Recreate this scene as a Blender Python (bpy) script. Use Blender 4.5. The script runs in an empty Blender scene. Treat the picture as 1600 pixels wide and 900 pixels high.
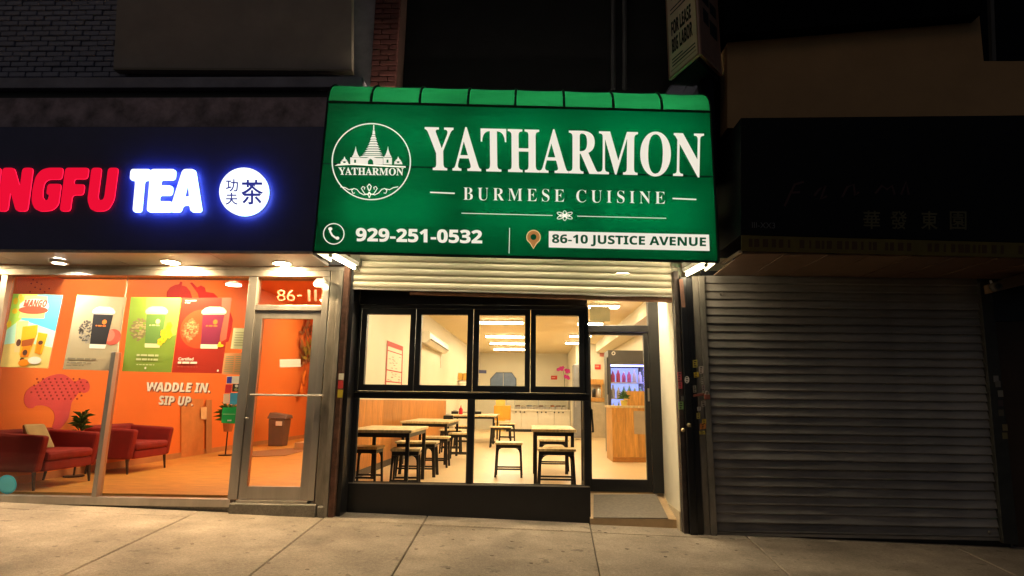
import bpy, bmesh, math, random
from mathutils import Vector, Matrix
random.seed(7)
S = bpy.context.scene
COL = S.collection
# ------------------------------------------------------------------ camera
F = 923.0
_v = Vector((25, 178, F)); _u = Vector((60, -(F*F+25*60)/178, F))
YD = _v.normalized(); ZD = _u.normalized(); XD = YD.cross(ZD).normalized()
if XD.x < 0: XD = -XD
CAM = Vector((0, -6.5, 1.23))
cd = bpy.data.cameras.new('camera'); cam = bpy.data.objects.new('camera', cd); COL.objects.link(cam)
cd.sensor_width = 36; cd.lens = F/1600*36; cd.clip_end = 500; cd.clip_start = 0.05
R3 = Matrix(((XD.x, -XD.y, -XD.z), (YD.x, -YD.y, -YD.z), (ZD.x, -ZD.y, -ZD.z)))
cam.matrix_world = Matrix.Translation(CAM) @ R3.to_4x4()
S.camera = cam
# ------------------------------------------------------------------ world, moon-dim sun, exposure
w = bpy.data.worlds.new('World'); S.world = w; w.use_nodes = True
nt = w.node_tree; bg = nt.nodes['Background']
sky = nt.nodes.new('ShaderNodeTexSky'); sky.sky_type = 'NISHITA'; sky.sun_disc = False
sky.sun_elevation = math.radians(38); sky.sun_rotation = math.radians(208)
nt.links.new(sky.outputs[0], bg.inputs[0]); bg.inputs[1].default_value = 0.0038
sl = bpy.data.lights.new('sun', 'SUN'); sl.energy = 0.03; sl.angle = math.radians(25); sl.color = (1, .72, .42)
so = bpy.data.objects.new('sun', sl); COL.objects.link(so); so.rotation_euler = (math.radians(52), 0, math.radians(-28))
S.view_settings.view_transform = 'Standard'; S.view_settings.look = 'None'; S.view_settings.exposure = .7; S.view_settings.gamma = 1
S.cycles.use_denoising = True; S.cycles.max_bounces = 6; S.cycles.diffuse_bounces = 3; S.cycles.glossy_bounces = 3; S.cycles.transparent_max_bounces = 12; S.cycles.adaptive_threshold = .02; S.cycles.sample_clamp_indirect = 6; S.cycles.caustics_reflective = False; S.cycles.caustics_refractive = False
S.cycles.use_light_tree = True

# ------------------------------------------------------------------ geometry helpers
def ray(px, py):
    c = Vector((px-800, py-450, F)); return Vector((XD.dot(c), YD.dot(c), ZD.dot(c)))
def P(px, py, Y):
    r = ray(px, py); return CAM + r*((Y-CAM.y)/r.y)
def PZ(px, py, Z):
    r = ray(px, py); return CAM + r*((Z-CAM.z)/r.z)
def PX(px, py, X):
    r = ray(px, py); return CAM + r*((X-CAM.x)/r.x)
ORI = {}
def link(o, parent=None):
    COL.objects.link(o)
    if parent is not None: o.parent = parent
    return o
class MB:
    def __init__(s): s.v = []; s.f = []
    def add(s, vs, fs):
        n = len(s.v); s.v += [Vector(p) for p in vs]; s.f += [tuple(n+i for i in f) for f in fs]; return s
    def box(s, x0, x1, y0, y1, z0, z1):
        return s.add([(x0,y0,z0),(x1,y0,z0),(x1,y1,z0),(x0,y1,z0),(x0,y0,z1),(x1,y0,z1),(x1,y1,z1),(x0,y1,z1)],
                     [(0,3,2,1),(4,5,6,7),(0,1,5,4),(1,2,6,5),(2,3,7,6),(3,0,4,7)])
    def hexa(s, a, b):      # two quads, joined
        return s.add(list(a)+list(b), [(0,1,2,3),(7,6,5,4),(0,4,5,1),(1,5,6,2),(2,6,7,3),(3,7,4,0)])
    def prism(s, pts, d):   # polygon extruded by vector d
        n = len(pts); d = Vector(d); a = [Vector(p) for p in pts]
        return s.add(a+[p+d for p in a], [tuple(range(n)), tuple(range(2*n-1, n-1, -1))]+[(i, n+i, n+(i+1) % n, (i+1) % n) for i in range(n)])
    def pxprism(s, pxs, Y, t):  # outline standing on plane Y, thickness t backwards
        return s.prism([P(x, y, Y) for x, y in pxs], (0, t, 0))
    def sheet(s, pts): return s.add(pts, [tuple(range(len(pts)))])
    def tube(s, pts, r, n=8, cap=True):
        pts = [Vector(p) for p in pts]; rs = r if isinstance(r, (list, tuple)) else [r]*len(pts)
        base = len(s.v)
        for i, p in enumerate(pts):
            d = (pts[min(i+1, len(pts)-1)]-pts[max(i-1, 0)]).normalized()
            a = d.cross(Vector((0, 0, 1)) if abs(d.z) < .9 else Vector((1, 0, 0))).normalized(); b = d.cross(a)
            for k in range(n):
                t = 2*math.pi*k/n; s.v.append(p+(a*math.cos(t)+b*math.sin(t))*rs[i])
        for i in range(len(pts)-1):
            for k in range(n):
                k2 = (k+1) % n; s.f.append((base+i*n+k, base+i*n+k2, base+(i+1)*n+k2, base+(i+1)*n+k))
        if cap:
            s.f.append(tuple(base+k for k in range(n-1, -1, -1))); e = base+(len(pts)-1)*n; s.f.append(tuple(e+k for k in range(n)))
        return s
    def bar(s, a, b, wx, wy):   # rectangular bar from a to b, section wx by wy
        a = Vector(a); b = Vector(b); h = [Vector((sx*wx/2, sy*wy/2, 0)) for sx, sy in ((-1,-1),(1,-1),(1,1),(-1,1))]
        return s.hexa([a+q for q in h], [b+q for q in h])
    def lathe(s, c, prof, n=16, axis='z'):
        base = len(s.v); c = Vector(c)
        for r, h in prof:
            for k in range(n):
                t = 2*math.pi*k/n
                q = Vector((r*math.cos(t), r*math.sin(t), h)) if axis == 'z' else Vector((r*math.cos(t), h, r*math.sin(t)))
                s.v.append(c+q)
        for i in range(len(prof)-1):
            for k in range(n):
                k2 = (k+1) % n; s.f.append((base+i*n+k, base+i*n+k2, base+(i+1)*n+k2, base+(i+1)*n+k))
        s.f.append(tuple(base+k for k in range(n-1, -1, -1))); e = base+(len(prof)-1)*n; s.f.append(tuple(e+k for k in range(n)))
        return s
    def stroke(s, pxs, wpx, Y, closed=False, t=.002):   # flat painted line of width wpx along a path on plane Y
        pts = [P(x, y, Y) for x, y in pxs]; hw = wpx*(Y-CAM.y)/F/2; n = len(pts)
        L = []; R = []
        for i in range(n):
            a = pts[(i-1) % n] if (closed or i > 0) else pts[i]; b = pts[(i+1) % n] if (closed or i < n-1) else pts[i]
            d = b-a; nn = Vector((-d.z, 0, d.x)).normalized()*hw
            L.append(pts[i]+nn); R.append(pts[i]-nn)
        m = n if closed else n-1
        for i in range(m):
            j = (i+1) % n
            s.hexa([L[i], L[j], R[j], R[i]], [q+Vector((0, t, 0)) for q in (L[i], L[j], R[j], R[i])])
        return s
    def build(s, name, mat, parent=None, smooth=False, bevel=0, fix=True):
        o0 = ORI.get(parent, Vector((0, 0, 0)))
        me = bpy.data.meshes.new(name); me.from_pydata([tuple(q-o0) for q in s.v], [], s.f)
        if fix:
            bm = bmesh.new(); bm.from_mesh(me); bmesh.ops.recalc_face_normals(bm, faces=bm.faces[:]); bm.to_mesh(me); bm.free()
        if smooth:
            for p in me.polygons: p.use_smooth = True
        me.materials.append(mat)
        o = bpy.data.objects.new(name, me); link(o, parent); ORI[o] = o0
        if bevel:
            b = o.modifiers.new('bevel', 'BEVEL'); b.width = bevel; b.segments = 2; b.limit_method = 'ANGLE'
        return o
def thing(name, label, cat, loc=(0, 0, 0), group=None, rz=0):
    o = bpy.data.objects.new(name, None); COL.objects.link(o); o.location = loc; o.rotation_euler = (0, 0, rz)
    o.empty_display_size = .1
    ORI[o] = Vector(loc); tag(o, label, cat, group); return o
def tag(o, label, cat, group=None):
    o['label'] = label; o['category'] = cat
    if group: o['group'] = group
    return o
def struct(o): o['kind'] = 'structure'; return o
def shared(name, me, parent, loc, rot=None, scale=None):   # a piece that shares mesh data; loc in world
    o = bpy.data.objects.new(name, me); link(o, parent); o.location = Vector(loc)-ORI.get(parent, Vector((0, 0, 0))); ORI[o] = Vector(loc)
    if rot: o.rotation_euler = rot
    if scale: o.scale = scale
    return o
def mesh_of(mb, name, mat, bevel_w=0):
    me = bpy.data.meshes.new(name); me.from_pydata([tuple(q) for q in mb.v], [], mb.f)
    bm = bmesh.new(); bm.from_mesh(me)
    if bevel_w: bmesh.ops.bevel(bm, geom=bm.edges[:], offset=bevel_w, segments=1, affect='EDGES')
    bmesh.ops.recalc_face_normals(bm, faces=bm.faces[:]); bm.to_mesh(me); bm.free(); me.materials.append(mat); return me
def dup(root, loc, label=None, rz=None):
    r = root.copy(); COL.objects.link(r); r.location = loc
    if rz is not None: r.rotation_euler = (0, 0, rz)
    if label: r['label'] = label
    for ch in list(root.children):
        c = ch.copy(); COL.objects.link(c); c.parent = r
        for g in ch.children:
            d = g.copy(); COL.objects.link(d); d.parent = c
    return r
def text_mesh(body, offset=0.0, shear=0.0, extrude=0.0, spacing=1.0):
    c = bpy.data.curves.new('lettering', 'FONT'); c.body = body; c.size = 1; c.offset = offset; c.shear = shear; c.space_character = spacing
    c.extrude = extrude; c.resolution_u = 5; c.fill_mode = 'BOTH' if extrude else 'FRONT'
    o = bpy.data.objects.new('lettering', c); me = bpy.data.meshes.new_from_object(o)
    bpy.data.objects.remove(o); bpy.data.curves.remove(c); return me
def text_on(body, corners, Y, mat, parent, name='lettering', t=.002, world=False, nrm=None, **k):
    """lettering fitted to four corners (top left, top right, bottom right, bottom left)"""
    me = text_mesh(body, extrude=.01, **k)
    tl, tr, br, bl = [Vector(c) if world else P(c[0], c[1], Y) for c in corners]
    xs = [v.co.x for v in me.vertices]; ys = [v.co.y for v in me.vertices]
    x0, x1, y0, y1 = min(xs), max(xs), min(ys), max(ys); o0 = ORI.get(parent, Vector((0, 0, 0)))
    n = nrm or (tr-tl).cross(tl-bl).normalized()
    if nrm is None and n.y > 0: n = -n
    for v in me.vertices:
        u = (v.co.x-x0)/(x1-x0); q = (v.co.y-y0)/(y1-y0); side = 1 if v.co.z > 0 else 0
        top = tl.lerp(tr, u); bot = bl.lerp(br, u); v.co = bot.lerp(top, q)+n*(t*side)-o0
    me.materials.clear(); me.materials.append(mat)
    bm = bmesh.new(); bm.from_mesh(me); bmesh.ops.recalc_face_normals(bm, faces=bm.faces[:]); bm.to_mesh(me); bm.free()
    o = bpy.data.objects.new(name, me); link(o, parent); ORI[o] = o0; return o
def circle(cx, cy, rx, ry=None, n=48):
    ry = ry or rx; return [(cx+rx*math.cos(2*math.pi*i/n), cy+ry*math.sin(2*math.pi*i/n)) for i in range(n)]

# ------------------------------------------------------------------ materials
MT = {}
def mat(name, col, rough=.6, metal=0, var=.12, vs=5, bump=0, bs=40, spec=.5, stretch=None, rvar=0):
    if name in MT: return MT[name]
    m = bpy.data.materials.new(name); m.use_nodes = True; t = m.node_tree; b = t.nodes['Principled BSDF']
    b.inputs['Roughness'].default_value = rough; b.inputs['Metallic'].default_value = metal; b.inputs['Specular IOR Level'].default_value = spec
    tc = t.nodes.new('ShaderNodeTexCoord'); src = tc.outputs['Object']
    if stretch:
        mp = t.nodes.new('ShaderNodeMapping'); mp.inputs['Scale'].default_value = stretch; t.links.new(src, mp.inputs[0]); src = mp.outputs[0]
    if var:
        n = t.nodes.new('ShaderNodeTexNoise'); n.inputs['Scale'].default_value = vs; n.inputs['Detail'].default_value = 6; n.inputs['Roughness'].default_value = .62
        t.links.new(src, n.inputs['Vector'])
        r = t.nodes.new('ShaderNodeValToRGB'); e = r.color_ramp.elements
        e[0].position = .3; e[1].position = .7
        e[0].color = (*[max(0, c*(1-var)) for c in col], 1); e[1].color = (*[min(1, c*(1+var)) for c in col], 1)
        t.links.new(n.outputs[0], r.inputs[0])
        oi = t.nodes.new('ShaderNodeObjectInfo'); mu = t.nodes.new('ShaderNodeMix'); mu.data_type = 'RGBA'; mu.blend_type = 'MULTIPLY'; mu.inputs[0].default_value = 1
        mr = t.nodes.new('ShaderNodeMapRange'); mr.inputs[3].default_value = 1-var*.5; mr.inputs[4].default_value = 1+var*.5
        t.links.new(oi.outputs['Random'], mr.inputs[0]); t.links.new(r.outputs[0], mu.inputs[6]); t.links.new(mr.outputs[0], mu.inputs[7])
        t.links.new(mu.outputs[2], b.inputs['Base Color'])
        if rvar:
            m2 = t.nodes.new('ShaderNodeMapRange'); m2.inputs[3].default_value = max(.02, rough-rvar); m2.inputs[4].default_value = min(1, rough+rvar)
            t.links.new(n.outputs[0], m2.inputs[0]); t.links.new(m2.outputs[0], b.inputs['Roughness'])
    else: b.inputs['Base Color'].default_value = (*col, 1)
    if bump:
        n2 = t.nodes.new('ShaderNodeTexNoise'); n2.inputs['Scale'].default_value = bs; n2.inputs['Detail'].default_value = 5
        t.links.new(src, n2.inputs['Vector']); bp = t.nodes.new('ShaderNodeBump'); bp.inputs['Strength'].default_value = bump; bp.inputs['Distance'].default_value = .01
        t.links.new(n2.outputs[0], bp.inputs['Height']); t.links.new(bp.outputs[0], b.inputs['Normal'])
    MT[name] = m; return m
def emit(name, col, st):
    if name in MT: return MT[name]
    m = bpy.data.materials.new(name); m.use_nodes = True; t = m.node_tree; t.nodes.clear()
    e = t.nodes.new('ShaderNodeEmission'); o = t.nodes.new('ShaderNodeOutputMaterial'); e.inputs[0].default_value = (*col, 1); e.inputs[1].default_value = st
    t.links.new(e.outputs[0], o.inputs[0]); MT[name] = m; return m
def glow_plastic(name, col, st):   # lit sign face: glows and also has a plastic surface
    m = mat(name, tuple(c*.5 for c in col), .4, var=0); b = m.node_tree.nodes['Principled BSDF']
    b.inputs['Emission Color'].default_value = (*col, 1); b.inputs['Emission Strength'].default_value = st; return m
def glass(name, tint=(1, 1, 1), refl=1.0):
    if name in MT: return MT[name]
    m = bpy.data.materials.new(name); m.use_nodes = True; t = m.node_tree; t.nodes.clear()
    tr = t.nodes.new('ShaderNodeBsdfTransparent'); tr.inputs[0].default_value = (*tint, 1)
    gl = t.nodes.new('ShaderNodeBsdfGlossy'); gl.inputs['Roughness'].default_value = .02
    fr = t.nodes.new('ShaderNodeFresnel'); fr.inputs[0].default_value = 1.45
    ml = t.nodes.new('ShaderNodeMath'); ml.operation = 'MULTIPLY'; ml.inputs[1].default_value = refl
    mx = t.nodes.new('ShaderNodeMixShader'); o = t.nodes.new('ShaderNodeOutputMaterial')
    t.links.new(fr.outputs[0], ml.inputs[0]); t.links.new(ml.outputs[0], mx.inputs[0]); t.links.new(tr.outputs[0], mx.inputs[1]); t.links.new(gl.outputs[0], mx.inputs[2]); t.links.new(mx.outputs[0], o.inputs[0])
    MT[name] = m; return m
def vinyl(name, col, trans, wrinkle=.25):   # translucent awning cloth, lit from the tubes inside
    m = bpy.data.materials.new(name); m.use_nodes = True; t = m.node_tree; t.nodes.clear()
    tc = t.nodes.new('ShaderNodeTexCoord'); n = t.nodes.new('ShaderNodeTexNoise'); n.inputs['Scale'].default_value = 2.2; n.inputs['Detail'].default_value = 3
    mp = t.nodes.new('ShaderNodeMapping'); mp.inputs['Scale'].default_value = (1, 1, 2.2); t.links.new(tc.outputs['Object'], mp.inputs[0]); t.links.new(mp.outputs[0], n.inputs[0])
    bp = t.nodes.new('ShaderNodeBump'); bp.inputs['Strength'].default_value = wrinkle; bp.inputs['Distance'].default_value = .09; t.links.new(n.outputs[0], bp.inputs['Height'])
    d = t.nodes.new('ShaderNodeBsdfPrincipled'); d.inputs['Base Color'].default_value = (*col, 1); d.inputs['Roughness'].default_value = .34
    n3 = t.nodes.new('ShaderNodeTexNoise'); n3.inputs['Scale'].default_value = 1.1; n3.inputs['Detail'].default_value = 5; n3.inputs['Roughness'].default_value = .6
    m3 = t.nodes.new('ShaderNodeMapping'); m3.inputs['Scale'].default_value = (.8, 1, 1.5); t.links.new(tc.outputs['Object'], m3.inputs[0]); t.links.new(m3.outputs[0], n3.inputs[0])
    r3 = t.nodes.new('ShaderNodeMapRange'); r3.inputs[1].default_value = .3; r3.inputs[2].default_value = .7; r3.inputs[3].default_value = .76; r3.inputs[4].default_value = 1.18; t.links.new(n3.outputs[0], r3.inputs[0])
    x3 = t.nodes.new('ShaderNodeMix'); x3.data_type = 'RGBA'; x3.blend_type = 'MULTIPLY'; x3.inputs[0].default_value = 1; x3.inputs[6].default_value = (*trans, 1); t.links.new(r3.outputs[0], x3.inputs[7])
    q = t.nodes.new('ShaderNodeBsdfTranslucent'); t.links.new(x3.outputs[2], q.inputs[0])
    t.links.new(bp.outputs[0], d.inputs['Normal']); t.links.new(bp.outputs[0], q.inputs['Normal'])
    mx = t.nodes.new('ShaderNodeMixShader'); mx.inputs[0].default_value = .6; o = t.nodes.new('ShaderNodeOutputMaterial')
    t.links.new(d.outputs[0], mx.inputs[1]); t.links.new(q.outputs[0], mx.inputs[2]); t.links.new(mx.outputs[0], o.inputs[0]); MT[name] = m; return m
def concrete(name, col):
    m = mat(name, col, .85, var=.22, vs=1.6, bump=.35, bs=90); t = m.node_tree; b = t.nodes['Principled BSDF']
    prev = b.inputs['Base Color'].links[0].from_socket
    tc = t.nodes.new('ShaderNodeTexCoord')
    for sc, lo, hi, dark in ((140, .35, .65, .66), (45, .35, .7, .74), (9, .64, .70, .58), (2.6, .3, .62, .78), (.8, .35, .7, .72)):
        n = t.nodes.new('ShaderNodeTexNoise'); n.inputs['Scale'].default_value = sc; n.inputs['Detail'].default_value = 8; t.links.new(tc.outputs['Object'], n.inputs[0])
        mr = t.nodes.new('ShaderNodeMapRange'); mr.inputs[1].default_value = lo; mr.inputs[2].default_value = hi
        if sc == 9: mr.inputs[3].default_value, mr.inputs[4].default_value = 1, dark
        else: mr.inputs[3].default_value, mr.inputs[4].default_value = dark, 1
        t.links.new(n.outputs[0], mr.inputs[0]); mu = t.nodes.new('ShaderNodeMix'); mu.data_type = 'RGBA'; mu.blend_type = 'MULTIPLY'; mu.inputs[0].default_value = 1
        t.links.new(prev, mu.inputs[6]); t.links.new(mr.outputs[0], mu.inputs[7]); prev = mu.outputs[2]
    t.links.new(prev, b.inputs['Base Color']); return m
def wood(name, col, stretch=(1, 1, 6)):
    return mat(name, col, .45, var=.28, vs=7, stretch=stretch)

m_conc = concrete('sidewalk concrete', (.55, .445, .345))
m_step = concrete('step concrete', (.36, .33, .28))
m_asph = mat('asphalt', (.05, .05, .05), .9, var=.3, vs=40, bump=.4, bs=150)
m_joint = mat('joint dirt', (.07, .06, .05), .95)
m_alu = mat('mill aluminium', (.46, .43, .39), .38, .85, var=.12, vs=9, stretch=(1, 1, .15), rvar=.1)
m_steel = mat('galvanised steel', (.34, .31, .27), .45, .7, var=.3, vs=7, bump=.1, bs=30, rvar=.15)
m_rust = mat('rusty brown steel', (.16, .08, .055), .7, .3, var=.4, vs=14, bump=.2)
m_black = mat('black painted aluminium', (.012, .012, .014), .38, .0, var=.25, vs=4)
m_blackp = mat('black post paint', (.010, .010, .012), .3, .0, var=.4, vs=6, bump=.15, bs=18)
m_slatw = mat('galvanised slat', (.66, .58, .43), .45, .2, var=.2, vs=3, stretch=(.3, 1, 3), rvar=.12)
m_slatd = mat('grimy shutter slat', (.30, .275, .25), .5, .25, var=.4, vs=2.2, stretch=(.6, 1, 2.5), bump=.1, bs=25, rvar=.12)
m_glass = glass('window glass', (.985, .985, .98), .6)
m_navy = mat('navy sign panel', (.040, .046, .15), .42, 0, var=.1, vs=3)
m_redsign = emit('red letter light', (1.0, .006, .04), .52)
m_redside = emit('red letter side light', (1.0, .01, .05), 1.6)
m_whitesign = emit('white letter light', (.9, .95, 1.0), 1.0)
m_blueside = emit('blue halo light', (.09, .17, 1.0), 13)
m_ink = glow_plastic('blue lit ink', (.04, .05, .42), .35)
m_lampw = emit('warm downlight', (1, .72, .38), 720)
m_tube = emit('fluorescent tube', (1, .82, .52), 30)
m_tubein = emit('awning inner tube', (1, .84, .57), 64)
m_whitepaint = mat('white painted steel', (.75, .72, .66), .4, var=.08)
m_soffit = mat('soffit panel grey', (.42, .38, .36), .35, .2, var=.12, vs=2)
m_green = vinyl('green awning vinyl', (.0, .09, .03), (.0, .050, .0195))
m_green2 = vinyl('green awning top vinyl', (.0, .12, .045), (.006, .135, .05))
m_cream = vinyl('cream awning print', (.7, .68, .6), (.95, .88, .74), .1)
m_gold = vinyl('gold pin print', (.25, .12, .04), (.32, .15, .045), .1)
m_greenink = vinyl('green ink print', (.0, .10, .035), (.0, .07, .022), .1)
m_dark = mat('dark seam', (.006, .012, .009), .7)
m_sidec = mat('black side cloth', (.008, .010, .012), .6)
m_inner = mat('awning lining', (.7, .68, .62), .8, var=.05)
# ------------------------------------------------------------------ ground
SL = -.026; Z0 = -.03; SY = .008
def gz(x, y): return Z0+SL*x+SY*y
def PG(px, py):     # pixel to sidewalk
    r = ray(px, py); n = Vector((-SL, -SY, 1)); t = (Z0-(CAM.z-SL*CAM.x-SY*CAM.y))/(r.z-SL*r.x-SY*r.y); return CAM+r*t
def gp(x, y, dz=0): return Vector((x, y, gz(x, y)+dz))
ground = struct(MB().sheet([(-80, -80, -.9), (80, -80, -.9), (80, 60, -.9), (-80, 60, -.9)]).build('ground', m_asph))
struct(MB().hexa([gp(-16, -30, -.15), gp(16, -30, -.15), gp(16, -4.72, -.15), gp(-16, -4.72, -.15)],
                 [gp(-16, -30, -.4), gp(16, -30, -.4), gp(16, -4.72, -.4), gp(-16, -4.72, -.4)]).build('road', m_asph))
struct(MB().hexa([gp(-16, -4.70, 0), gp(16, -4.70, 0), gp(16, -4.55, 0), gp(-16, -4.55, 0)],
                 [gp(-16, -4.70, -.4), gp(16, -4.70, -.4), gp(16, -4.55, -.4), gp(-16, -4.55, -.4)]).build('kerb', m_step))
walk = struct(MB().hexa([gp(-16, -4.54, -.022), gp(16, -4.54, -.022), gp(16, .9, -.022), gp(-16, .9, -.022)],
                        [gp(-16, -4.54, -.3), gp(16, -4.54, -.3), gp(16, .9, -.3), gp(-16, .9, -.3)]).build('sidewalk', m_joint))
jl = [((305, 801), (95, 900)), ((510, 806), (388, 900)), ((668, 806), (612, 900)), ((920, 812), (938, 900)), ((1172, 843), (1235, 900)), ((1500, 858), (1590, 900))]
lines = []
for a, b in jl:
    A = PG(*a); B = PG(*b); k = (B.x-A.x)/(B.y-A.y); lines.append((A.x-k*A.y, k))
x0, k0 = lines[0]; lines = [(x0-1.6*i, k0*.5) for i in range(5, 0, -1)]+lines
x0, k0 = lines[-1]; lines += [(x0+1.6*i, k0) for i in range(1, 5)]
def jx(l, y): return l[0]+l[1]*y
def slab(l0, l1, y0, y1, name='slab'):
    g = .0045; pts = [(jx(l0, y0)+g, y0+g), (jx(l1, y0)-g, y0+g), (jx(l1, y1)-g, y1-g), (jx(l0, y1)+g, y1-g)]
    dz = random.uniform(-.0025, .0025)
    mb = MB(); b = .007
    cx = sum(p[0] for p in pts)/4; cy = sum(p[1] for p in pts)/4
    ins = [(x+(b if x < cx else -b), y+(b if y < cy else -b)) for x, y in pts]
    top = [gp(x, y, dz) for x, y in ins]; mid = [gp(x, y, dz-.006) for x, y in pts]; bot = [gp(x, y, -.021) for x, y in pts]
    mb.add(top+mid+bot, [(0, 1, 2, 3)]+[(i, 4+i, 4+(i+1) % 4, (i+1) % 4) for i in range(4)]+[(4+i, 8+i, 8+(i+1) % 4, 4+(i+1) % 4) for i in range(4)])
    return mb.build(name, m_conc, walk)
for i in range(len(lines)-1):
    l0, l1 = lines[i], lines[i+1]; xm = (l0[0]+l1[0])/2
    if xm < -3.2: ys = [.0, -.33, -2.55, -4.53]
    elif xm < -2.1: ys = [.0, -2.3, -4.53]
    elif xm < 1.75: ys = [.3, -.19, -2.35, -4.53]
    else: ys = [.4, -2.3, -4.53]
    for a, b in zip(ys[1:], ys[:-1]): slab(l0, l1, a, b)
rnd = random.Random(31); m_gum = mat('old chewing gum', (.20, .16, .12), .8)
for px, py in ((878, 829), (946, 832), (936, 829), (561, 862), (769, 868), (708, 843), (520, 845), (620, 872), (1012, 838), (300, 850), (180, 836), (420, 880), (1150, 860), (830, 880), (1300, 880), (460, 830), (590, 838), (650, 858), (740, 828), (800, 846), (880, 862), (980, 858), (1040, 870), (90, 870), (230, 880), (350, 838), (1090, 850), (1220, 866), (700, 888), (480, 890), (555, 828)):
    c = PG(px, py); n = 9; q = [(c.x+rnd.uniform(.7, 1.2)*.016*math.cos(i*6.283/n), c.y+rnd.uniform(.7, 1.2)*.013*math.sin(i*6.283/n)) for i in range(n)]
    MB().prism([gp(x, y, .0035) for x, y in q], (0, 0, -.003)).build('gum_spot', m_gum, walk)
# ------------------------------------------------------------------ green awning
YA = -.68
aw = thing('shop_awning', 'green backlit awning with cream YATHARMON lettering over the restaurant front', 'awning', (-.15, -.3, 2.7))
TL, TR, BR, BL = P(512, 159, YA), P(1110.5, 174.7, YA), P(1123, 408.8, YA), P(489, 393.5, YA)
# the front cloth, a slightly slack sheet
mb = MB(); NX, NZ = 48, 20
for j in range(NZ+1):
    for i in range(NX+1):
        u, q = i/NX, j/NZ; p = TL.lerp(TR, u).lerp(BL.lerp(BR, u), q)
        s_ = math.sin(u*math.pi*8)**2*.004*math.sin(q*math.pi)+.003*math.sin(u*23+q*9)*math.sin(q*math.pi)
        mb.v.append(p+Vector((0, .004+s_, 0)))
for j in range(NZ):
    for i in range(NX):
        a = j*(NX+1)+i; mb.f.append((a, a+1, a+NX+2, a+NX+1))
face = mb.build('front_cloth', m_green, aw, smooth=True)
# rounded top: eight cloth panels and the ribs between them
ribx = [512, 581, 657.8, 734, 808.5, 884.5, 961, 1036, 1110.5]
def curve_pt(u, t):
    p = TL.lerp(TR, u); return p+Vector((0, .46*(1-math.cos(t)), .37*math.sin(t)))
us = [(x-512)/(1110.5-512) for x in ribx]
for k in range(8):
    mb = MB(); n = 10; m_ = 6
    for i in range(n+1):
        for j in range(m_+1):
            u = us[k]+(us[k+1]-us[k])*j/m_; sag = -.005*math.sin(math.pi*j/m_)*math.sin(math.pi*i/n)
            p = curve_pt(u, i/n*math.pi/2); mb.v.append(p+Vector((0, -sag*.6, sag)))
    for i in range(n):
        for j in range(m_): a = i*(m_+1)+j; mb.f.append((a, a+1, a+m_+2, a+m_+1))
    mb.build('top_panel', m_green2, aw, smooth=True)
for k, u in enumerate(us):
    MB().tube([curve_pt(u, i/10*math.pi/2)+Vector((0, -.004, .004)) for i in range(11)], .014 if 0 < k < 8 else .010, 6).build('rib', m_dark, aw)
MB().tube([TL+Vector((0, -.003, 0)), TR+Vector((0, -.003, 0))], .013, 6).build('top_rail', m_dark, aw)
MB().tube([BL+Vector((0, .003, -.004)), BR+Vector((0, .003, -.004))], .014, 6).build('bottom_rail', m_dark, aw)
for a, b in ((TL, BL), (TR, BR)):
    prof = [b, a]+[a+Vector((0, .46*(1-math.cos(t*math.pi/20)), .37*math.sin(t*math.pi/20))) for t in range(1, 11)]+[Vector((a.x, a.y+.46, b.z)), ]
    sx_ = .006 if a is TL else -.006
    MB().sheet(prof).build('side_cloth', m_sidec, aw); MB().sheet([q+Vector((sx_, 0, 0)) for q in prof]).build('side_lining', m_inner, aw)
    MB().tube([a, b], .012, 6).build('side_rail', m_dark, aw)
MB().stroke([(501, 255.5), (650, 261), (800, 266.4), (960, 271.5), (1116.5, 276)], 2.2, YA-.004).build('cloth_seam', m_dark, aw)
YT = YA-.0065
def cream(): return glow_plastic('cream lit lettering', (1, .92, .77), .52)
m_creamlit = cream()
serif = lambda s: ''.join(chr(0x1D400+ord(c)-65) if 'A' <= c <= 'Z' else c for c in s)
sansb = lambda s: ''.join(chr(0x1D5D4+ord(c)-65) if 'A' <= c <= 'Z' else chr(0x1D7EC+ord(c)-48) if '0' <= c <= '9' else c for c in s)
sansbi = lambda s: ''.join(chr(0x1D63C+ord(c)-65) if 'A' <= c <= 'Z' else c for c in s)
text_on(serif('YATHARMON'), [(663.5, 197), (1100, 207.5), (1098.5, 277.5), (665, 267)], YT, m_creamlit, aw, 'title_lettering', offset=.004)
text_on(serif('BURMESE'), [(724, 292.5), (881.5, 296), (881.5, 315.6), (724, 312.5)], YT, m_creamlit, aw, 'subtitle_lettering', offset=-.012, spacing=1.42)
text_on(serif('CUISINE'), [(900.5, 296.5), (1039, 299.5), (1039, 318.8), (900.5, 316)], YT, m_creamlit, aw, 'subtitle_lettering', offset=-.012, spacing=1.42)
for a, b, wd in (((672, 300.4), (710.5, 302), 2.2), ((1051, 310), (1088, 311.6), 2.2), ((721, 333), (863.5, 336.6), 1.0), ((902, 337.6), (1041, 341), 1.0), ((796.3, 356), (795.4, 396), 1.0)):
    MB().stroke([a, b], wd, YT).build('printed_line', m_creamlit, aw)
text_on(sansb('929-251-0532'), [(556, 355.8), (753.5, 359.5), (753.5, 380.6), (556, 377)], YT, m_creamlit, aw, 'phone_lettering', offset=.018)
MB().pxprism([(857.5, 361), (1107.8, 366.6), (1108.8, 392), (857.5, 386.5)], YT-.001, .002).build('address_plate', m_creamlit, aw)
m_ginkp = glow_plastic('green lit print', (.0, .26, .085), .10)
text_on(sansb('86-10 JUSTICE AVENUE'), [(862.5, 365.8), (1103, 371), (1103, 388.6), (862.5, 383.4)], YT-.0035, m_ginkp, aw, 'address_lettering', offset=.012)
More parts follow.
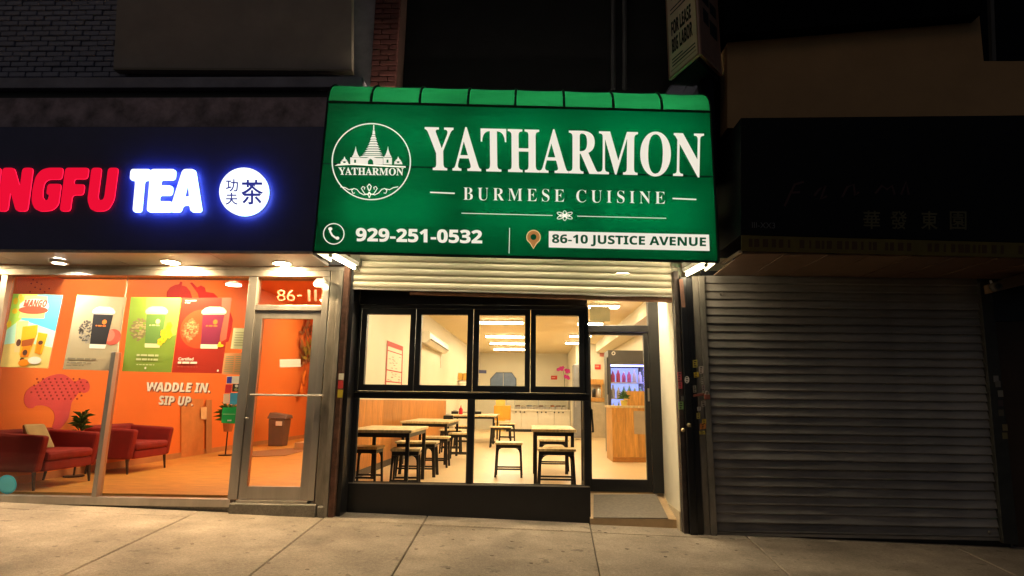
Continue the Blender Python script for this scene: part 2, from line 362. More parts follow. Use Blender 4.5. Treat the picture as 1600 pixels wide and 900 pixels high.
# pin
pin = [(833.6+10.6*math.cos(a), 370.5+10.8*math.sin(a)) for a in [math.radians(150+i*240/20) for i in range(21)]]+[(838.5, 380), (833.4, 388.4), (828.5, 380)]
MB().pxprism(pin, YT-.001, .002).build('map_pin', glow_plastic('bronze lit pin', (.5, .22, .06), .45), aw)
MB().stroke(pin, 1.5, YT-.003, True).build('map_pin_outline', glow_plastic('pin outline', (.9, .6, .25), .5), aw)
MB().pxprism(circle(833.6, 370.3, 4.6, n=24), YT-.003, .002).build('map_pin_hole', m_ginkp, aw)
# phone badge
MB().stroke(circle(521.5, 365.3, 16.0), 1.6, YT, True).build('phone_ring', m_creamlit, aw)
MB().stroke([(515.5, 357), (516, 362), (519, 367.5), (523.5, 371), (527.5, 372.5)], 3.0, YT).pxprism(circle(516, 357.5, 3.2, 2.6, 12), YT, .002).pxprism(circle(527, 372, 3.2, 2.6, 12), YT-.0004, .002).build('phone_handset', m_creamlit, aw)
# flower ornament under the subtitle
mb = MB()
for ang, L in ((0, 8), (180, 8), (90, 9), (270, 9), (25, 13), (155, 13), (205, 13), (335, 13)):
    a = math.radians(ang); pts = []
    for i in range(13):
        t = i/12*2*math.pi; r = L*(.5-.5*math.cos(t)); wdt = 2.6*math.sin(t)
        pts.append((882.4+r*math.cos(a)-wdt*math.sin(a), 336.8+(r*math.sin(a)+wdt*math.cos(a))*.85))
    mb.stroke(pts[:-1], 1.1, YT, True)
mb.build('flower_ornament', m_creamlit, aw)
# round temple emblem
CX = lambda x, y: (500+x/6.43, 180+y/6.43)
emb = MB().stroke([CX(515+393*math.cos(t*math.pi/40), 466+382*math.sin(t*math.pi/40)) for t in range(80)], 2.0, YT, True).build('emblem_ring', m_creamlit, aw)
mb = MB()
def pol(pts, dy=0): mb.pxprism([CX(*p) for p in pts], YT-dy, .002)
tiers = [(540, 95, 6, 150), (540, 150, 14, 195), (538, 195, 20, 215), (537, 215, 30, 240), (537, 240, 36, 262), (536, 264, 46, 288), (535, 290, 56, 315), (534, 318, 68, 338), (532, 341, 80, 362), (530, 365, 92, 386), (527, 388, 102, 402), (520, 404, 128, 424)]
for c, t, hw, b in tiers: pol([(c-hw*.66, t+2), (c+hw*.66, t+2), (c+hw*1.03, b-3), (c-hw*1.03, b-3)])
pol([(395, 428), (470, 430), (470, 494), (395, 492)]); pol([(560, 430), (632, 432), (632, 497), (560, 496)]); pol([(470, 428), (500, 420), (500, 440), (482, 458), (480, 494), (470, 494)], .0003); pol([(560, 428), (525, 420), (515, 440), (532, 458), (536, 496), (560, 496)], .0003)
pol([(498, 420), (528, 420), (524, 440), (504, 440)], .0006)
for c, s in ((358, 1), (682, 1)):
    pol([(c+1, 310), (c+5, 340), (c+14, 372), (c+26, 402), (c-26, 402), (c-14, 372), (c-4, 340)]); pol([(c-30, 404), (c+30, 404), (c+36, 420), (c-36, 420)])
    pol([(c-54, 424), (c+40, 424), (c+40, 446), (c-54, 446)] if c < 500 else [(c-46, 426), (c+40, 426), (c+40, 446), (c-46, 446)])
    for a, b in (((-54, -16), (4, 40)) if c < 500 else ((-46, -14), (6, 40))): pol([(c+a, 447), (c+b, 447), (c+b, 494), (c+a, 494)])
    pol([(c-16, 478), (c+6, 478), (c+6, 494), (c-16, 494)], .0003)
for c in (245, 785):
    pol([(c, 412), (c+12, 440), (c+30, 455), (c+14, 462), (c-12, 462), (c-30, 455), (c-10, 440)]); pol([(c-36, 463), (c-12, 463), (c-12, 492), (c-40, 492)]); pol([(c+12, 463), (c+32, 463), (c+44, 492), (c+12, 492)]); pol([(c-12, 480), (c+12, 480), (c+12, 492), (c-12, 492)], .0003)
pol([(148, 508), (180, 490), (860, 512), (862, 526), (740, 508), (500, 494), (280, 500)], .0005)
mb.build('emblem_temple', m_creamlit, aw)
text_on(serif('YATHARMON'), [CX(185, 524), CX(840, 532), CX(836, 606), CX(190, 600)], YT, m_creamlit, aw, 'emblem_lettering', offset=.006)
mb = MB()
for sgn in (-1, 1):
    q = lambda x, y: CX(495+sgn*(x-495), y)
    mb.stroke([q(495, 770), (q(510, 795)), q(540, 790), q(560, 760), q(575, 735), q(560, 715), q(540, 725), q(545, 745)], 1.5, YT)
    mb.stroke([q(505, 790), q(550, 800), q(590, 780), q(620, 745), q(650, 735), q(672, 755), q(660, 785), q(640, 780)], 1.5, YT)
    mb.stroke([q(655, 740), q(700, 748), q(735, 728), q(785, 718)], 1.5, YT)
    mb.stroke([q(495, 690), q(515, 715), q(505, 745), q(495, 760)], 1.8, YT); mb.stroke([q(495, 770), q(507, 800), q(495, 828)], 1.5, YT)
mb.build('emblem_scroll', m_creamlit, aw)
# tubes: two at the open ends (in view) and the long ones that light the cloth from inside
def tube_light(a, b, label, r=.015, inner=False):
    a, b = Vector(a), Vector(b); t = thing('tube_light', label, 'lamp', tuple((a+b)/2), 'fluorescent tubes of the awning')
    d = (b-a).normalized(); up = Vector((0, 0, 1)) if not inner else Vector((0, 1, 0)); side = d.cross(up).normalized()
    h = [(-.034, .028), (.034, .028), (.045, .07), (-.045, .07)]
    MB().hexa([a+side*x+up*z for x, z in h], [b+side*x+up*z for x, z in h]).build('housing', m_whitepaint, t)
    MB().tube([a+d*.03, b-d*.03], r, 10).build('tube', m_tubein if inner else m_tube, t, smooth=True)
    if not inner:
        MB().tube([b+up*.05, b+d*.03+up*.03, b+d*.05+side*.03-up*.02, b+d*.04+side*.05+up*.05, b+d*.06+side*.04+up*.14], .005, 6).build('wire', m_black, t); MB().box(b.x-.05, b.x+.05, b.y-.03, b.y-.015, b.z+.071, b.z+.16).build('bracket', m_steel, t)
    for e, k in ((a, 1), (b, -1)): MB().tube([e-d*k*.005, e+d*k*.028], r*1.25, 10).build('lamp_holder', m_whitepaint, t)
tube_light((-2.06, -.60, 2.70), (-1.955, -.06, 2.68), 'lit tube light under the awning end beside the tea shop soffit')
tube_light((1.80, -.60, 2.62), (1.74, -.06, 2.63), 'lit tube light under the awning end beside the black shutter')
for z, yy in ((3.16, -.38), (4.02, -.36)):
    for x0 in (-2.0, -.65, .65):
        tube_light((x0, yy, z), (x0+1.15, yy, z-.02), '%s tube light inside the awning cloth, %s' % ('lower' if z < 4 else 'upper', 'behind the temple emblem' if x0 < -1 else 'behind the middle of the lettering' if x0 < 0 else 'behind the last letters'), inner=True)
# ------------------------------------------------------------------ tea shop front
TF = .184
ts = thing('tea_shop_facade', 'aluminium and glass tea shop front lit orange, left of the green awning', 'shop front', (-4.5, 0, 0))
XL = -8.2
MB().box(XL, -2.24, -.06, .06, 2.585, 2.655).build('head_rail', m_alu, ts, bevel=.004)
MB().box(XL, -2.06, -.05, .02, 2.66, 2.70).build('head_flashing', m_steel, ts)
MB().box(XL, -3.13, -.05, .05, .102, .182).build('sill_rail', m_alu, ts, bevel=.004)
def vbar(x, wd, z0, z1, d=.05, name='mullion'): return MB().box(x-wd/2, x+wd/2, -d, d, z0, z1).build(name, m_alu, ts, bevel=.004)
vbar(-5.99, .075, .183, 2.584); vbar(-4.60, .05, .183, 1.72); vbar(-3.11, .10, .183, 2.584); vbar(-2.275, .07, .183, 2.584)
MB().box(-4.604, -4.596, .008, .022, 1.72, 2.584).build('glazing_joint', mat('silicone', (.5, .45, .38), .4), ts)
MB().box(-3.06, -2.31, -.045, .045, 2.20, 2.262).build('transom_bar', m_alu, ts, bevel=.004)
for x0, x1 in ((XL, -6.028), (-5.952, -4.626), (-4.574, -3.16)):
    MB().box(x0+.003, x1-.003, .012, .018, .183, 2.584).build('pane', m_glass, ts)
MB().box(-3.058, -2.312, .012, .018, 2.263, 2.584).build('pane', m_glass, ts)
# kerb below the shop window, with the wedge of the sloping sidewalk, and the door step
mb = MB(); mb.hexa([(XL, -.02, -.2), (-3.12, -.02, -.2), (-3.12, -.02, .10), (XL, -.02, .10)], [(XL, .2, -.2), (-3.12, .2, -.2), (-3.12, .2, .10), (XL, .2, .10)]); mb.build('stone_kerb', m_step, ts)
MB().box(-3.115, -2.20, -.10, .3, -.15, .152).build('door_step', m_step, ts, bevel=.012)
MB().box(-3.06, -2.30, -.07, .06, .153, .180).build('threshold', m_alu, ts, bevel=.003)
MB().box(-2.19, -2.10, -.09, .06, -.15, .14).build('step_corner', m_step, ts, bevel=.02)
# door
door = MB().box(-3.055, -2.975, -.03, .03, .186, 2.195).box(-2.40, -2.315, -.03, .03, .186, 2.195).box(-2.974, -2.401, -.03, .03, 2.11, 2.195).box(-2.974, -2.401, -.03, .03, .186, .315).build('door', m_alu, ts)
MB().box(-2.974, -2.401, -.004, .004, .316, 2.109).build('pane', m_glass, door)
MB().tube([P(391.5, 616.8, -.075), P(504.5, 618.4, -.075)], .011, 8).tube([P(394, 616.8, -.075), P(394, 616.8, -.03)], .009, 6).tube([P(502, 618.4, -.075), P(502, 618.4, -.03)], .009, 6).build('push_bar', m_alu, door)
MB().lathe(P(387, 653.5, -.03), [(.016, .0), (.016, -.02), (.010, -.026)], 12, 'y').build('lock', m_alu, door)
MB().pxprism([(437, 561.5), (469.5, 561), (470, 573), (437, 574)], -.006, .0015).build('notice', mat('paper', (.82, .78, .68), .7, var=.04), door)
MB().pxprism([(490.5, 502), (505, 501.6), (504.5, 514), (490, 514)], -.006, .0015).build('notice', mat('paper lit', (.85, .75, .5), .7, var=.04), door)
for s_, a, b in (('8', 433, 446), ('6', 448, 461), ('-', 464.5, 472), ('1', 481, 485), ('1', 491, 495)): text_on(s_, [(a, 452.5), (b, 452.7), (b, 470.6), (a, 470.3)] if s_ != '-' else [(a, 460.6), (b, 460.6), (b, 463), (a, 463)], .010, mat('pale vinyl digits', (.19, .06, .028), .5, var=.05), ts, 'house_number', offset=-.006, t=.001)
# small floodlight above the door
fl = thing('floodlight', 'small lit floodlight on the head rail above the tea shop door', 'lamp', tuple(P(501, 440, -.1)))
c = P(501, 440, -.10)
MB().hexa([c+Vector(q) for q in ((-.035, -.03, .03), (.035, -.03, .03), (.075, -.045, -.035), (-.075, -.045, -.035))], [c+Vector(q) for q in ((-.035, .03, .03), (.035, .03, .03), (.075, .045, -.035), (-.075, .045, -.035))]).build('shade', m_whitepaint, fl)
MB().box(c.x-.06, c.x+.06, c.y-.035, c.y+.035, c.z-.052, c.z-.037).build('lamp', emit('floodlight lamp', (1, .85, .5), 11), fl)
MB().tube([c+Vector((0, .02, .03)), c+Vector((0, .06, .04))], .012, 6).build('bracket', m_whitepaint, fl)
# soffit with seams: separate panels
seams = [-8.2, -6.95, -5.75, -4.55, -3.35, -2.26]
soff = thing('tea_shop_soffit', 'grey panelled soffit with downlights under the navy tea sign', 'soffit', (-4.5, -.3, 2.7))
for a, b in zip(seams[:-1], seams[1:]):
    MB().hexa([(a+.004, -.585, 2.715), (b-.004, -.585, 2.715), (b-.004, -.055, 2.705), (a+.004, -.055, 2.705)], [(a+.004, -.585, 2.74), (b-.004, -.585, 2.74), (b-.004, -.055, 2.74), (a+.004, -.055, 2.74)]).build('panel', m_soffit, soff)
MB().box(XL, -2.27, -.59, 0, 2.745, 2.76).build('backing', m_joint, soff)
def downlight(px, py, lit, label):
    c = PZ(px, py, 2.709); t = thing('downlight', label, 'lamp', tuple(c), 'soffit downlights')
    MB().lathe(c, [(.115, .0), (.115, -.006), (.09, -.012), (.085, -.004)], 24).build('rim', m_whitepaint, t, smooth=True)
    MB().lathe(c+Vector((0, 0, -.011)), [(.082, .002), (.082, -.002)], 24).build('lens', m_lampw if lit else m_whitepaint, t)
downlight(267, 409, True, 'lit round downlight in soffit above the second and third poster')
downlight(441, 411, True, 'lit round downlight in soffit above the tea shop door')
downlight(-84, 405.5, True, 'added lit round downlight in soffit beyond the picture edge')  # unseen lamp added to light the left posters
c = PZ(93, 406.5, 2.709); t = thing('downlight', 'deep rimmed downlight with added hidden lamp in soffit above the mango poster', 'lamp', tuple(c), 'soffit downlights')
mb = MB(); n = 24
for rr, hh in ((.095, 0), (.10, -.030), (.088, -.038), (.066, -.038), (.062, -.002)):
    mb.v += [c+Vector((rr*math.cos(2*math.pi*k/n), rr*math.sin(2*math.pi*k/n), hh)) for k in range(n)]
mb.f = [(i*n+k, i*n+(k+1) % n, (i+1)*n+(k+1) % n, (i+1)*n+k) for i in range(4) for k in range(n)]
mb.build('rim', m_soffit, t, smooth=True)
MB().lathe(c, [(.05, -.001), (.05, -.004)], 24).build('lens', emit('added poster light', (1, .86, .66), 1000), t)  # lamp added out of sight to brighten the posters below
# sign box
YS = -.6
sg = thing('tea_shop_sign', 'navy sign box with glowing red and white channel letters and round badge', 'shop sign', (-4.5, YS, 2.75))
zb, zt = P(250, 391, YS).z, P(250, 198, YS).z; xr = BL.x+.012
MB().box(XL, xr, YS, YS+.03, zb, zt).build('sign_panel', m_navy, sg, bevel=.004)
MB().box(XL, xr, YS+.031, -.02, zt-.03, zt-.002).box(XL, xr, YS-.006, YS+.0, zb-.02, zb-.001).build('sign_edge', m_steel, sg)
def round_poly(pts, r):
    out = []; n = len(pts)
    for i in range(n):
        p = Vector(pts[i]); a = Vector(pts[i-1])-p; b = Vector(pts[(i+1) % n])-p; k = min(r, a.length*.45, b.length*.45)
        A = p+a.normalized()*k; B = p+b.normalized()*k
        for t in (0, .25, .5, .75, 1): out.append(A.lerp(p, t).lerp(p.lerp(B, t), t))
    return [(q.x, q.y) for q in out]
LET = {  # y down, unit height
 'K': ([(0,0),(.27,0),(.27,.36),(.47,0),(.78,0),(.54,.47),(.80,1),(.48,1),(.27,.60),(.27,1),(0,1)], None),
 'U': ([(0,0),(.28,0),(.28,.66),(.31,.74),(.42,.74),(.45,.66),(.45,0),(.73,0),(.73,.74),(.62,.95),(.48,1),(.25,1),(.11,.95),(0,.74)], None),
 'N': ([(0,0),(.28,0),(.47,.44),(.47,0),(.73,0),(.73,1),(.45,1),(.26,.55),(.26,1),(0,1)], None),
 'G': ([(.74,.0),(.74,.27),(.40,.27),(.30,.34),(.28,.5),(.30,.68),(.37,.75),(.44,.74),(.46,.62),(.38,.60),(.38,.37),(.74,.37),(.74,.85),(.62,.97),(.46,1),(.26,1),(.12,.94),(.02,.78),(0,.5),(.04,.2),(.16,.05),(.34,0)], None),
 'F': ([(0,0),(.62,0),(.62,.26),(.28,.26),(.28,.38),(.57,.38),(.57,.63),(.28,.63),(.28,1),(0,1)], None),
 'T': ([(0,0),(.66,0),(.66,.26),(.47,.26),(.47,1),(.19,1),(.19,.26),(0,.26)], None),
 'E': ([(0,0),(.64,0),(.64,.25),(.28,.25),(.28,.38),(.60,.38),(.60,.61),(.28,.61),(.28,.75),(.64,.75),(.64,1),(0,1)], None),
 'A': ([(.24,0),(.54,0),(.80,1),(.52,1),(.49,.84),(.31,.84),(.28,1),(0,1)], [(.39,.28),(.455,.64),(.33,.64)]),
}
def fill_with_hole(outer, hole, mapf, d):
    bm = bmesh.new(); ed = []
    for loop in [outer]+([hole] if hole else []):
        vs = [bm.verts.new(mapf(*p)) for p in loop]; ed += [bm.edges.new((vs[i], vs[(i+1) % len(vs)])) for i in range(len(vs))]
    bmesh.ops.triangle_fill(bm, use_beauty=True, edges=ed)
    return bm
def channel_letter(ch, x0, x1, y0, y1, shear, lit, side, dep=.045):
    outer, hole = LET[ch]; wdt = max(p[0] for p in outer); outer = round_poly(outer, .085)
    def mp(x, y, Y): return P(x0+(x1-x0)*x/wdt+(1-y)*shear, y0+(y1-y0)*y, Y)
    o0 = ORI[sg]; obs = []
    bm = fill_with_hole(outer, hole, lambda x, y: mp(x, y, YS-dep)-o0, 0)
    me = bpy.data.meshes.new('letter'); bm.to_mesh(me); bm.free(); me.materials.append(lit)
    o = bpy.data.objects.new('letter', me); link(o, sg); ORI[o] = o0
    mb = MB()
    for loop in [outer]+([hole] if hole else []):
        f_ = [mp(x, y, YS-dep+.001) for x, y in loop]; b_ = [q+Vector((0, dep*.55, 0)) for q in f_]; n = len(loop)
        mb.add(f_+b_, [(i, (i+1) % n, n+(i+1) % n, n+i) for i in range(n)])
    mb.build('letter_side', side, o)
yt_, yb_ = 263, 331
for ch, a, b in (('K', -102, -50), ('U', -51, -6), ('N', -3, 44), ('G', 48, 91), ('F', 95, 131), ('U', 136, 177)):
    channel_letter(ch, a-2, b-1, yt_-1, yb_-1, 9, m_redsign, m_redside, .018)
for ch, a, b in (('T', 199, 229), ('E', 230, 268), ('A', 265, 315)):
    channel_letter(ch, a-1, b, yt_+1, yb_, 6, m_whitesign, m_blueside)
bdg = MB().pxprism(circle(381, 299.5, 38.5, 37.6), YS-.05, .004).build('round_badge', m_whitesign, sg)
mb = MB(); f_ = [P(x, y, YS-.045) for x, y in circle(381, 299.5, 38.2, 37.3)]; n = len(f_); mb.add(f_+[q+Vector((0, .024, 0)) for q in f_], [(i, (i+1) % n, n+(i+1) % n, n+i) for i in range(n)]); mb.build('badge_side', m_blueside, bdg)
text_on('功', [(353, 280), (372, 280), (372, 299.5), (353, 299.5)], YS-.0525, m_ink, bdg, 'character', offset=.012)
text_on('夫', [(352.5, 301), (371.5, 301), (371.5, 320), (352.5, 320)], YS-.0525, m_ink, bdg, 'character', offset=.012)
text_on('茶', [(377, 281), (411, 281), (411, 319.5), (377, 319.5)], YS-.0525, m_ink, bdg, 'character', offset=.012)
# ---- the building above the tea shop
bld = thing('tea_shop_building', 'dark upper storey of painted brick with boarded panel over the navy sign', 'building', (-4.5, 0, 4.4))
MB().box(-1.945, -1.622, .045, 1.0, 2.75, 9.5).build('pier_core', mat('dark red mortar', (.06, .025, .022), .9), bld)
MB().box(XL, -1.95, .06, 1.0, 2.75, 9.5).build('wall', mat('old mortar', (.28, .27, .32), .9, var=.2), bld)
z1, z2 = P(250, 137, -.28).z, P(250, 120, -.28).z
MB().box(XL, -1.95, -.28, .058, z1, z2).build('ledge', mat('painted ledge', (.34, .32, .40), .6, var=.25, vs=3), bld, bevel=.01)
z1b = P(250, 172, -.2).z
MB().box(XL, -1.95, -.2, .058, z1b, z1-.002).build('fascia', mat('black fascia', (.02, .02, .025), .6), bld)
MB().box(XL, xr-.01, -.5, .056, P(250, 199, -.5).z, z1b-.003).build('flashing', mat('weathered flashing', (.26, .20, .24), .55, .3, var=.6, vs=5, bump=.4, bs=12), bld, bevel=.008)
m_brickw = mat('painted brick', (.34, .33, .41), .8, var=.15, vs=9, bump=.25, bs=30)
m_brickr = mat('red brick', (.095, .026, .026), .9, var=.2, vs=12, bump=.4, bs=30)
bw = mesh_of(MB().box(-.1, .1, -.05, .05, -.0305, .0305), 'brick', m_brickw, .006); br_ = mesh_of(MB().box(-.1, .1, -.05, .05, -.0305, .0305), 'brick', m_brickr, .006)
zz = z2+.05; row = 0
while zz < 6.9:
    x = -6.95+(row % 2)*.105
    while x < -5.0:
        shared('brick', bw, bld, (x, .03+random.uniform(-.008, .006), zz), (0, random.uniform(-.008, .008), 0), (1, 1, 1)); x += .211
    for x, k_ in (((-1.83, 1), (-1.672, .49)) if row % 2 else ((-1.882, .47), (-1.726, 1))):
        shared('brick', br_, bld, (x, .03+random.uniform(-.002, .002), zz), (0, 0, 0), (k_, 1, 1))
    zz += .0705; row += 1
pan = MB().pxprism([(186, -60), (549, -60), (549.5, 108), (177, 106)], -.1, .1).build('boarded_panel', mat('dull beige board', (.42, .345, .30), .7, var=.12, vs=2), bld, bevel=.004)
MB().pxprism([(177, 106.2), (549.5, 108.2), (549.5, 110.5), (177, 108.5)], -.115, .1).build('panel_sill', mat('panel sill', (.25, .2, .15), .6), pan)
# ------------------------------------------------------------------ tea shop interior
m_orange = mat('orange wall paint', (.80, .235, .045), .55, var=.05, vs=.8)
m_ofloor = wood('honey floor boards', (.60, .30, .055), (.6, 4, 1))
m_red = mat('red upholstery', (.22, .009, .007), .75, var=.15, vs=6, bump=.1, bs=120)
m_dleg = mat('dark stained legs', (.035, .018, .012), .4)
m_leaf = mat('plant leaf', (.06, .15, .03), .5, var=.3)
XW = -6.15
struct(MB().box(XW, -2.36, .21, 12.5, TF-.05, TF).build('tea_shop_floor', m_ofloor))
tw = struct(MB().box(XW-.1, XW, .07, 12.5, TF-.05, 3.7).build('tea_shop_side_wall', m_orange))
struct(MB().box(XW-.1, -2.36, 12.5, 12.6, TF-.05, 3.7).build('tea_shop_back_wall', m_orange))
struct(MB().box(-2.36, -2.33, .07, 12.5, TF-.05, 3.7).build('tea_shop_party_wall', m_orange))
struct(MB().box(XW-.1, -2.33, .07, 12.6, 3.7, 3.75).build('tea_shop_ceiling', m_orange))
MB().box(XW, XW+.012, .07, 12.4, TF, TF+.09).build('skirting', mat('skirting', (.5, .25, .1), .5), tw)
def wallshape(pts, mt, name, off=.004): return MB().prism([PX(x, y, XW+off) for x, y in pts], (-.002, 0, 0)).build(name, mt, tw)
m_pink = mat('pink mural paint', (.66, .09, .11), .6, var=.06)
sw = [(37, 622), (40, 612), (48, 604), (60, 600), (66, 594), (76, 588), (90, 584), (101, 585), (110, 591), (116, 597), (122, 594), (130, 591), (138, 595), (141, 604), (139, 611), (132, 615), (125, 611), (120, 618), (112, 628), (110, 640), (107, 654), (100, 664), (92, 672), (80, 672), (83, 662), (86, 652), (84, 643), (77, 636), (66, 633), (55, 634), (52, 638), (44, 638), (38, 631)]
wallshape(round_poly(sw, 4), m_pink, 'mural')
mb = MB()
for r in range(7):
    for k in range(9):
        x, y = 58+k*9.5-r*2.2+(r % 2)*4.5, 592+r*5.2
        if (x-92)**2/48**2+(y-605)**2/24**2 < 1 and x > 45: mb.prism([PX(a, b, XW+.007) for a, b in circle(x, y, 1.5, n=8)], (-.002, 0, 0))
for x, y in ((52, 437), (58, 441), (65, 444), (49, 443), (55, 449), (63, 452), (70, 456), (47, 456), (77, 451)): mb.prism([PX(a, b, XW+.007) for a, b in circle(x, y, 1.2, n=8)], (-.002, 0, 0))
mb.build('mural_dots', mat('maroon mural paint', (.25, .02, .02), .6), tw)
m_rmur = mat('red mural paint', (.55, .01, .015), .6, var=.06)
wallshape([(260, 470), (261, 456), (266, 449), (274, 445), (280, 444), (282, 440), (285, 441), (284, 446), (291, 448), (297, 455), (302, 470)], m_rmur, 'mural')
wallshape([(312, 470), (309, 458), (303, 450), (297, 442), (300, 441), (308, 449), (314, 446), (320, 449), (322, 456), (334, 458), (344, 468), (345, 474)], m_rmur, 'mural')
wallshape([(340, 480), (360, 488), (364, 500), (362, 516), (357, 534), (340, 538), (330, 520)], m_rmur, 'mural')
wallshape([(322, 625), (331, 625), (331, 718), (322, 719)], mat('door trim', (.45, .22, .08), .5), 'door_trim', .03)
wallshape([(283, 622), (318, 624), (318, 719.5), (283, 723)], mat('tan door', (.62, .27, .08), .5), 'door_leaf', .015)
wallshape([(314, 636), (323, 636), (323, 655), (314, 655)], mat('switch plate', (.85, .6, .3), .5), 'switch_plate', .035)
def ceil_panel(x, y, z, sx, sy, mt, label, grp):
    t = thing('ceiling_light', label, 'lamp', (x, y, z), grp)
    MB().box(x-sx/2-.02, x+sx/2+.02, y-sy/2-.02, y+sy/2+.02, z-.012, z+.03).build('housing', m_whitepaint, t)
    MB().box(x-sx/2, x+sx/2, y-sy/2, y+sy/2, z-.03, z-.013).build('diffuser', mt, t)
m_tealight = emit('tea shop light', (1, .78, .46), 26)
for i, (x, y) in enumerate(((-4.9, 1.4), (-3.4, 1.4), (-4.9, 4.6), (-3.4, 4.6), (-4.9, 8.2), (-3.4, 8.2))):
    ceil_panel(x, y, 3.68, .6, .6, m_tealight, 'square tea shop ceiling light, %s row, on the %s side' % (('front', 'front', 'middle', 'middle', 'back', 'back')[i], ('armchair', 'door')[i % 2]), 'tea shop ceiling lights')
for px, py, lb in ((77, 440.5, 'glowing disc added for a glass reflection above the mango poster'), (365, 444.5, 'glowing disc added for a glass reflection above the red cup poster')):  # discs hung in place of bright reflections on the glass
    c = PZ(px, py, 2.74); t = thing('reflection_disc', lb, 'lamp', tuple(c), 'discs added for glass reflections')
    MB().lathe(c, [(.10, .0), (.105, .02), (.06, .035)], 20).build('shade', m_whitepaint, t); MB().lathe(c, [(.098, -.012), (.098, -.001)], 20).build('diffuser', emit('reflection disc glow', (1, .86, .6), 12), t)
    MB().tube([c+Vector((0, 0, .03)), (c.x, c.y, 3.7)], .005, 6).build('stem', m_whitepaint, t)
def armchair(x, y, label):
    t = thing('armchair', label, 'armchair', (x, y, TF), 'red armchairs along the orange wall'); W, D, z = .95, .66, TF
    MB().box(x-D, x, y+.11, y+W-.11, z+.20, z+.31).build('seat_base', m_red, t, bevel=.02)
    MB().box(x-D+.12, x+.015, y+.115, y+W-.115, z+.312, z+.42).build('seat_cushion', m_red, t, bevel=.035)
    MB().hexa([(x-D-.04, y+.01, z+.2), (x-D+.1, y+.01, z+.2), (x-D+.1, y+W-.01, z+.2), (x-D-.04, y+W-.01, z+.2)], [(x-D-.08, y+.01, z+.65), (x-D+.05, y+.01, z+.65), (x-D+.05, y+W-.01, z+.65), (x-D-.08, y+W-.01, z+.65)]).build('backrest', m_red, t, bevel=.03)
    for y0 in (y, y+W-.11):
        MB().hexa([(x-D-.02, y0, z+.20), (x-.02, y0, z+.20), (x-.02, y0+.105, z+.20), (x-D-.02, y0+.105, z+.20)], [(x-D-.05, y0, z+.635), (x+.02, y0, z+.60), (x+.02, y0+.105, z+.60), (x-D-.05, y0+.105, z+.635)]).build('armrest', m_red, t, bevel=.03)
    for sx, sy in ((-.07, .05), (-.07, W-.05), (-D+.06, .05), (-D+.06, W-.05)):
        MB().tube([(x+sx, y+sy, z+.205), (x+sx+(.03 if sx > -.2 else -.03), y+sy, z)], [.022, .013], 8).build('leg', m_dleg, t)
    return t
armchair(-5.48, .22, 'red armchair with a green pillow nearest the shop window')
armchair(-5.45, 1.75, 'red armchair behind the window mullion, farther from the glass')
cu = MB().hexa([(-5.97, .60, TF+.425), (-5.84, .55, TF+.425), (-5.80, .86, TF+.425), (-5.93, .88, TF+.425)], [(-6.05, .58, TF+.70), (-6.00, .55, TF+.715), (-5.97, .84, TF+.715), (-6.02, .86, TF+.70)]).build('pillow', mat('sage pillow', (.42, .36, .17), .8, var=.2), bevel=.03)
tag(cu, 'sage green pillow leaning on the red armchair nearest the window', 'pillow')
def leafy(c, n, r, h, parent, seed):
    rnd = random.Random(seed); mb = MB()
    for i in range(n):
        a = rnd.uniform(0, 6.28); l = rnd.uniform(.6, 1)*r; e = rnd.uniform(.2, 1.2)
        d = Vector((math.cos(a)*math.cos(e), math.sin(a)*math.cos(e), math.sin(e))); s_ = Vector((-math.sin(a), math.cos(a), 0))*l*.13
        b = Vector(c)+Vector((0, 0, rnd.uniform(0, h))); m1 = b+d*l*.5+Vector((0, 0, .02)); tip = b+d*l-Vector((0, 0, l*.25))
        mb.add([b, m1+s_, tip, m1-s_], [(0, 1, 2), (0, 2, 3)])
    return mb.build('leaves', m_leaf, parent, fix=False)
def potplant(c, label, r, n, seed, stand=0):
    t = thing('potted_plant', label, 'plant', tuple(c)); c = Vector(c)
    MB().lathe(c, [(.07, 0), (.10, .16), (.105, .17), (.09, .17)], 14).build('pot', mat('clay pot', (.35, .14, .06), .7), t)
    leafy(c+Vector((0, 0, .17)), n, r, .2, t, seed)
    if stand: MB().tube([c, c-Vector((0, 0, stand))], .012, 6).lathe(c-Vector((0, 0, stand)), [(.12, 0), (.12, .015)], 14).build('stand', m_dleg, t)
potplant((-5.98, 1.46, .58), 'leafy plant on a thin stand between the two red armchairs', .19, 60, 3, .39)
p_ = PZ(352, 712, TF); potplant((p_.x, p_.y, .62), 'leafy plant on a thin stand beside the green sticker', .34, 60, 5, .43)
# bin and box by the door
c = PZ(434, 696.5, TF); t = thing('litter_bin', 'grey litter bin with slanted lid seen through the tea shop door', 'bin', tuple(c))
m_bin = mat('bin grey', (.13, .09, .065), .6)
MB().hexa([c+Vector(q) for q in ((-.16, -.16, 0), (.16, -.16, 0), (.16, .16, 0), (-.16, .16, 0))], [c+Vector(q) for q in ((-.19, -.19, .6), (.19, -.19, .6), (.19, .19, .6), (-.19, .19, .6))]).build('body', m_bin, t, bevel=.02)
MB().hexa([c+Vector(q) for q in ((-.22, -.21, .605), (.22, -.21, .605), (.22, .21, .605), (-.22, .21, .605))], [c+Vector(q) for q in ((-.2, -.12, .74), (.2, -.12, .68), (.2, .2, .68), (-.2, .2, .74))]).build('lid', m_bin, t, bevel=.015)
MB().box(c.x+.0, c.x+.14, c.y-.219, c.y-.205, c.z+.45, c.z+.55).build('sticker', mat('paper', (1, 1, 1)), t)
c = PZ(474, 703, TF); t = tag(MB().box(c.x-.2, c.x+.2, c.y, c.y+.3, TF, TF+.15).build('carton', mat('cardboard', (.5, .28, .12), .8), bevel=.006), 'low brown carton on the tea shop floor beside the bin', 'box')
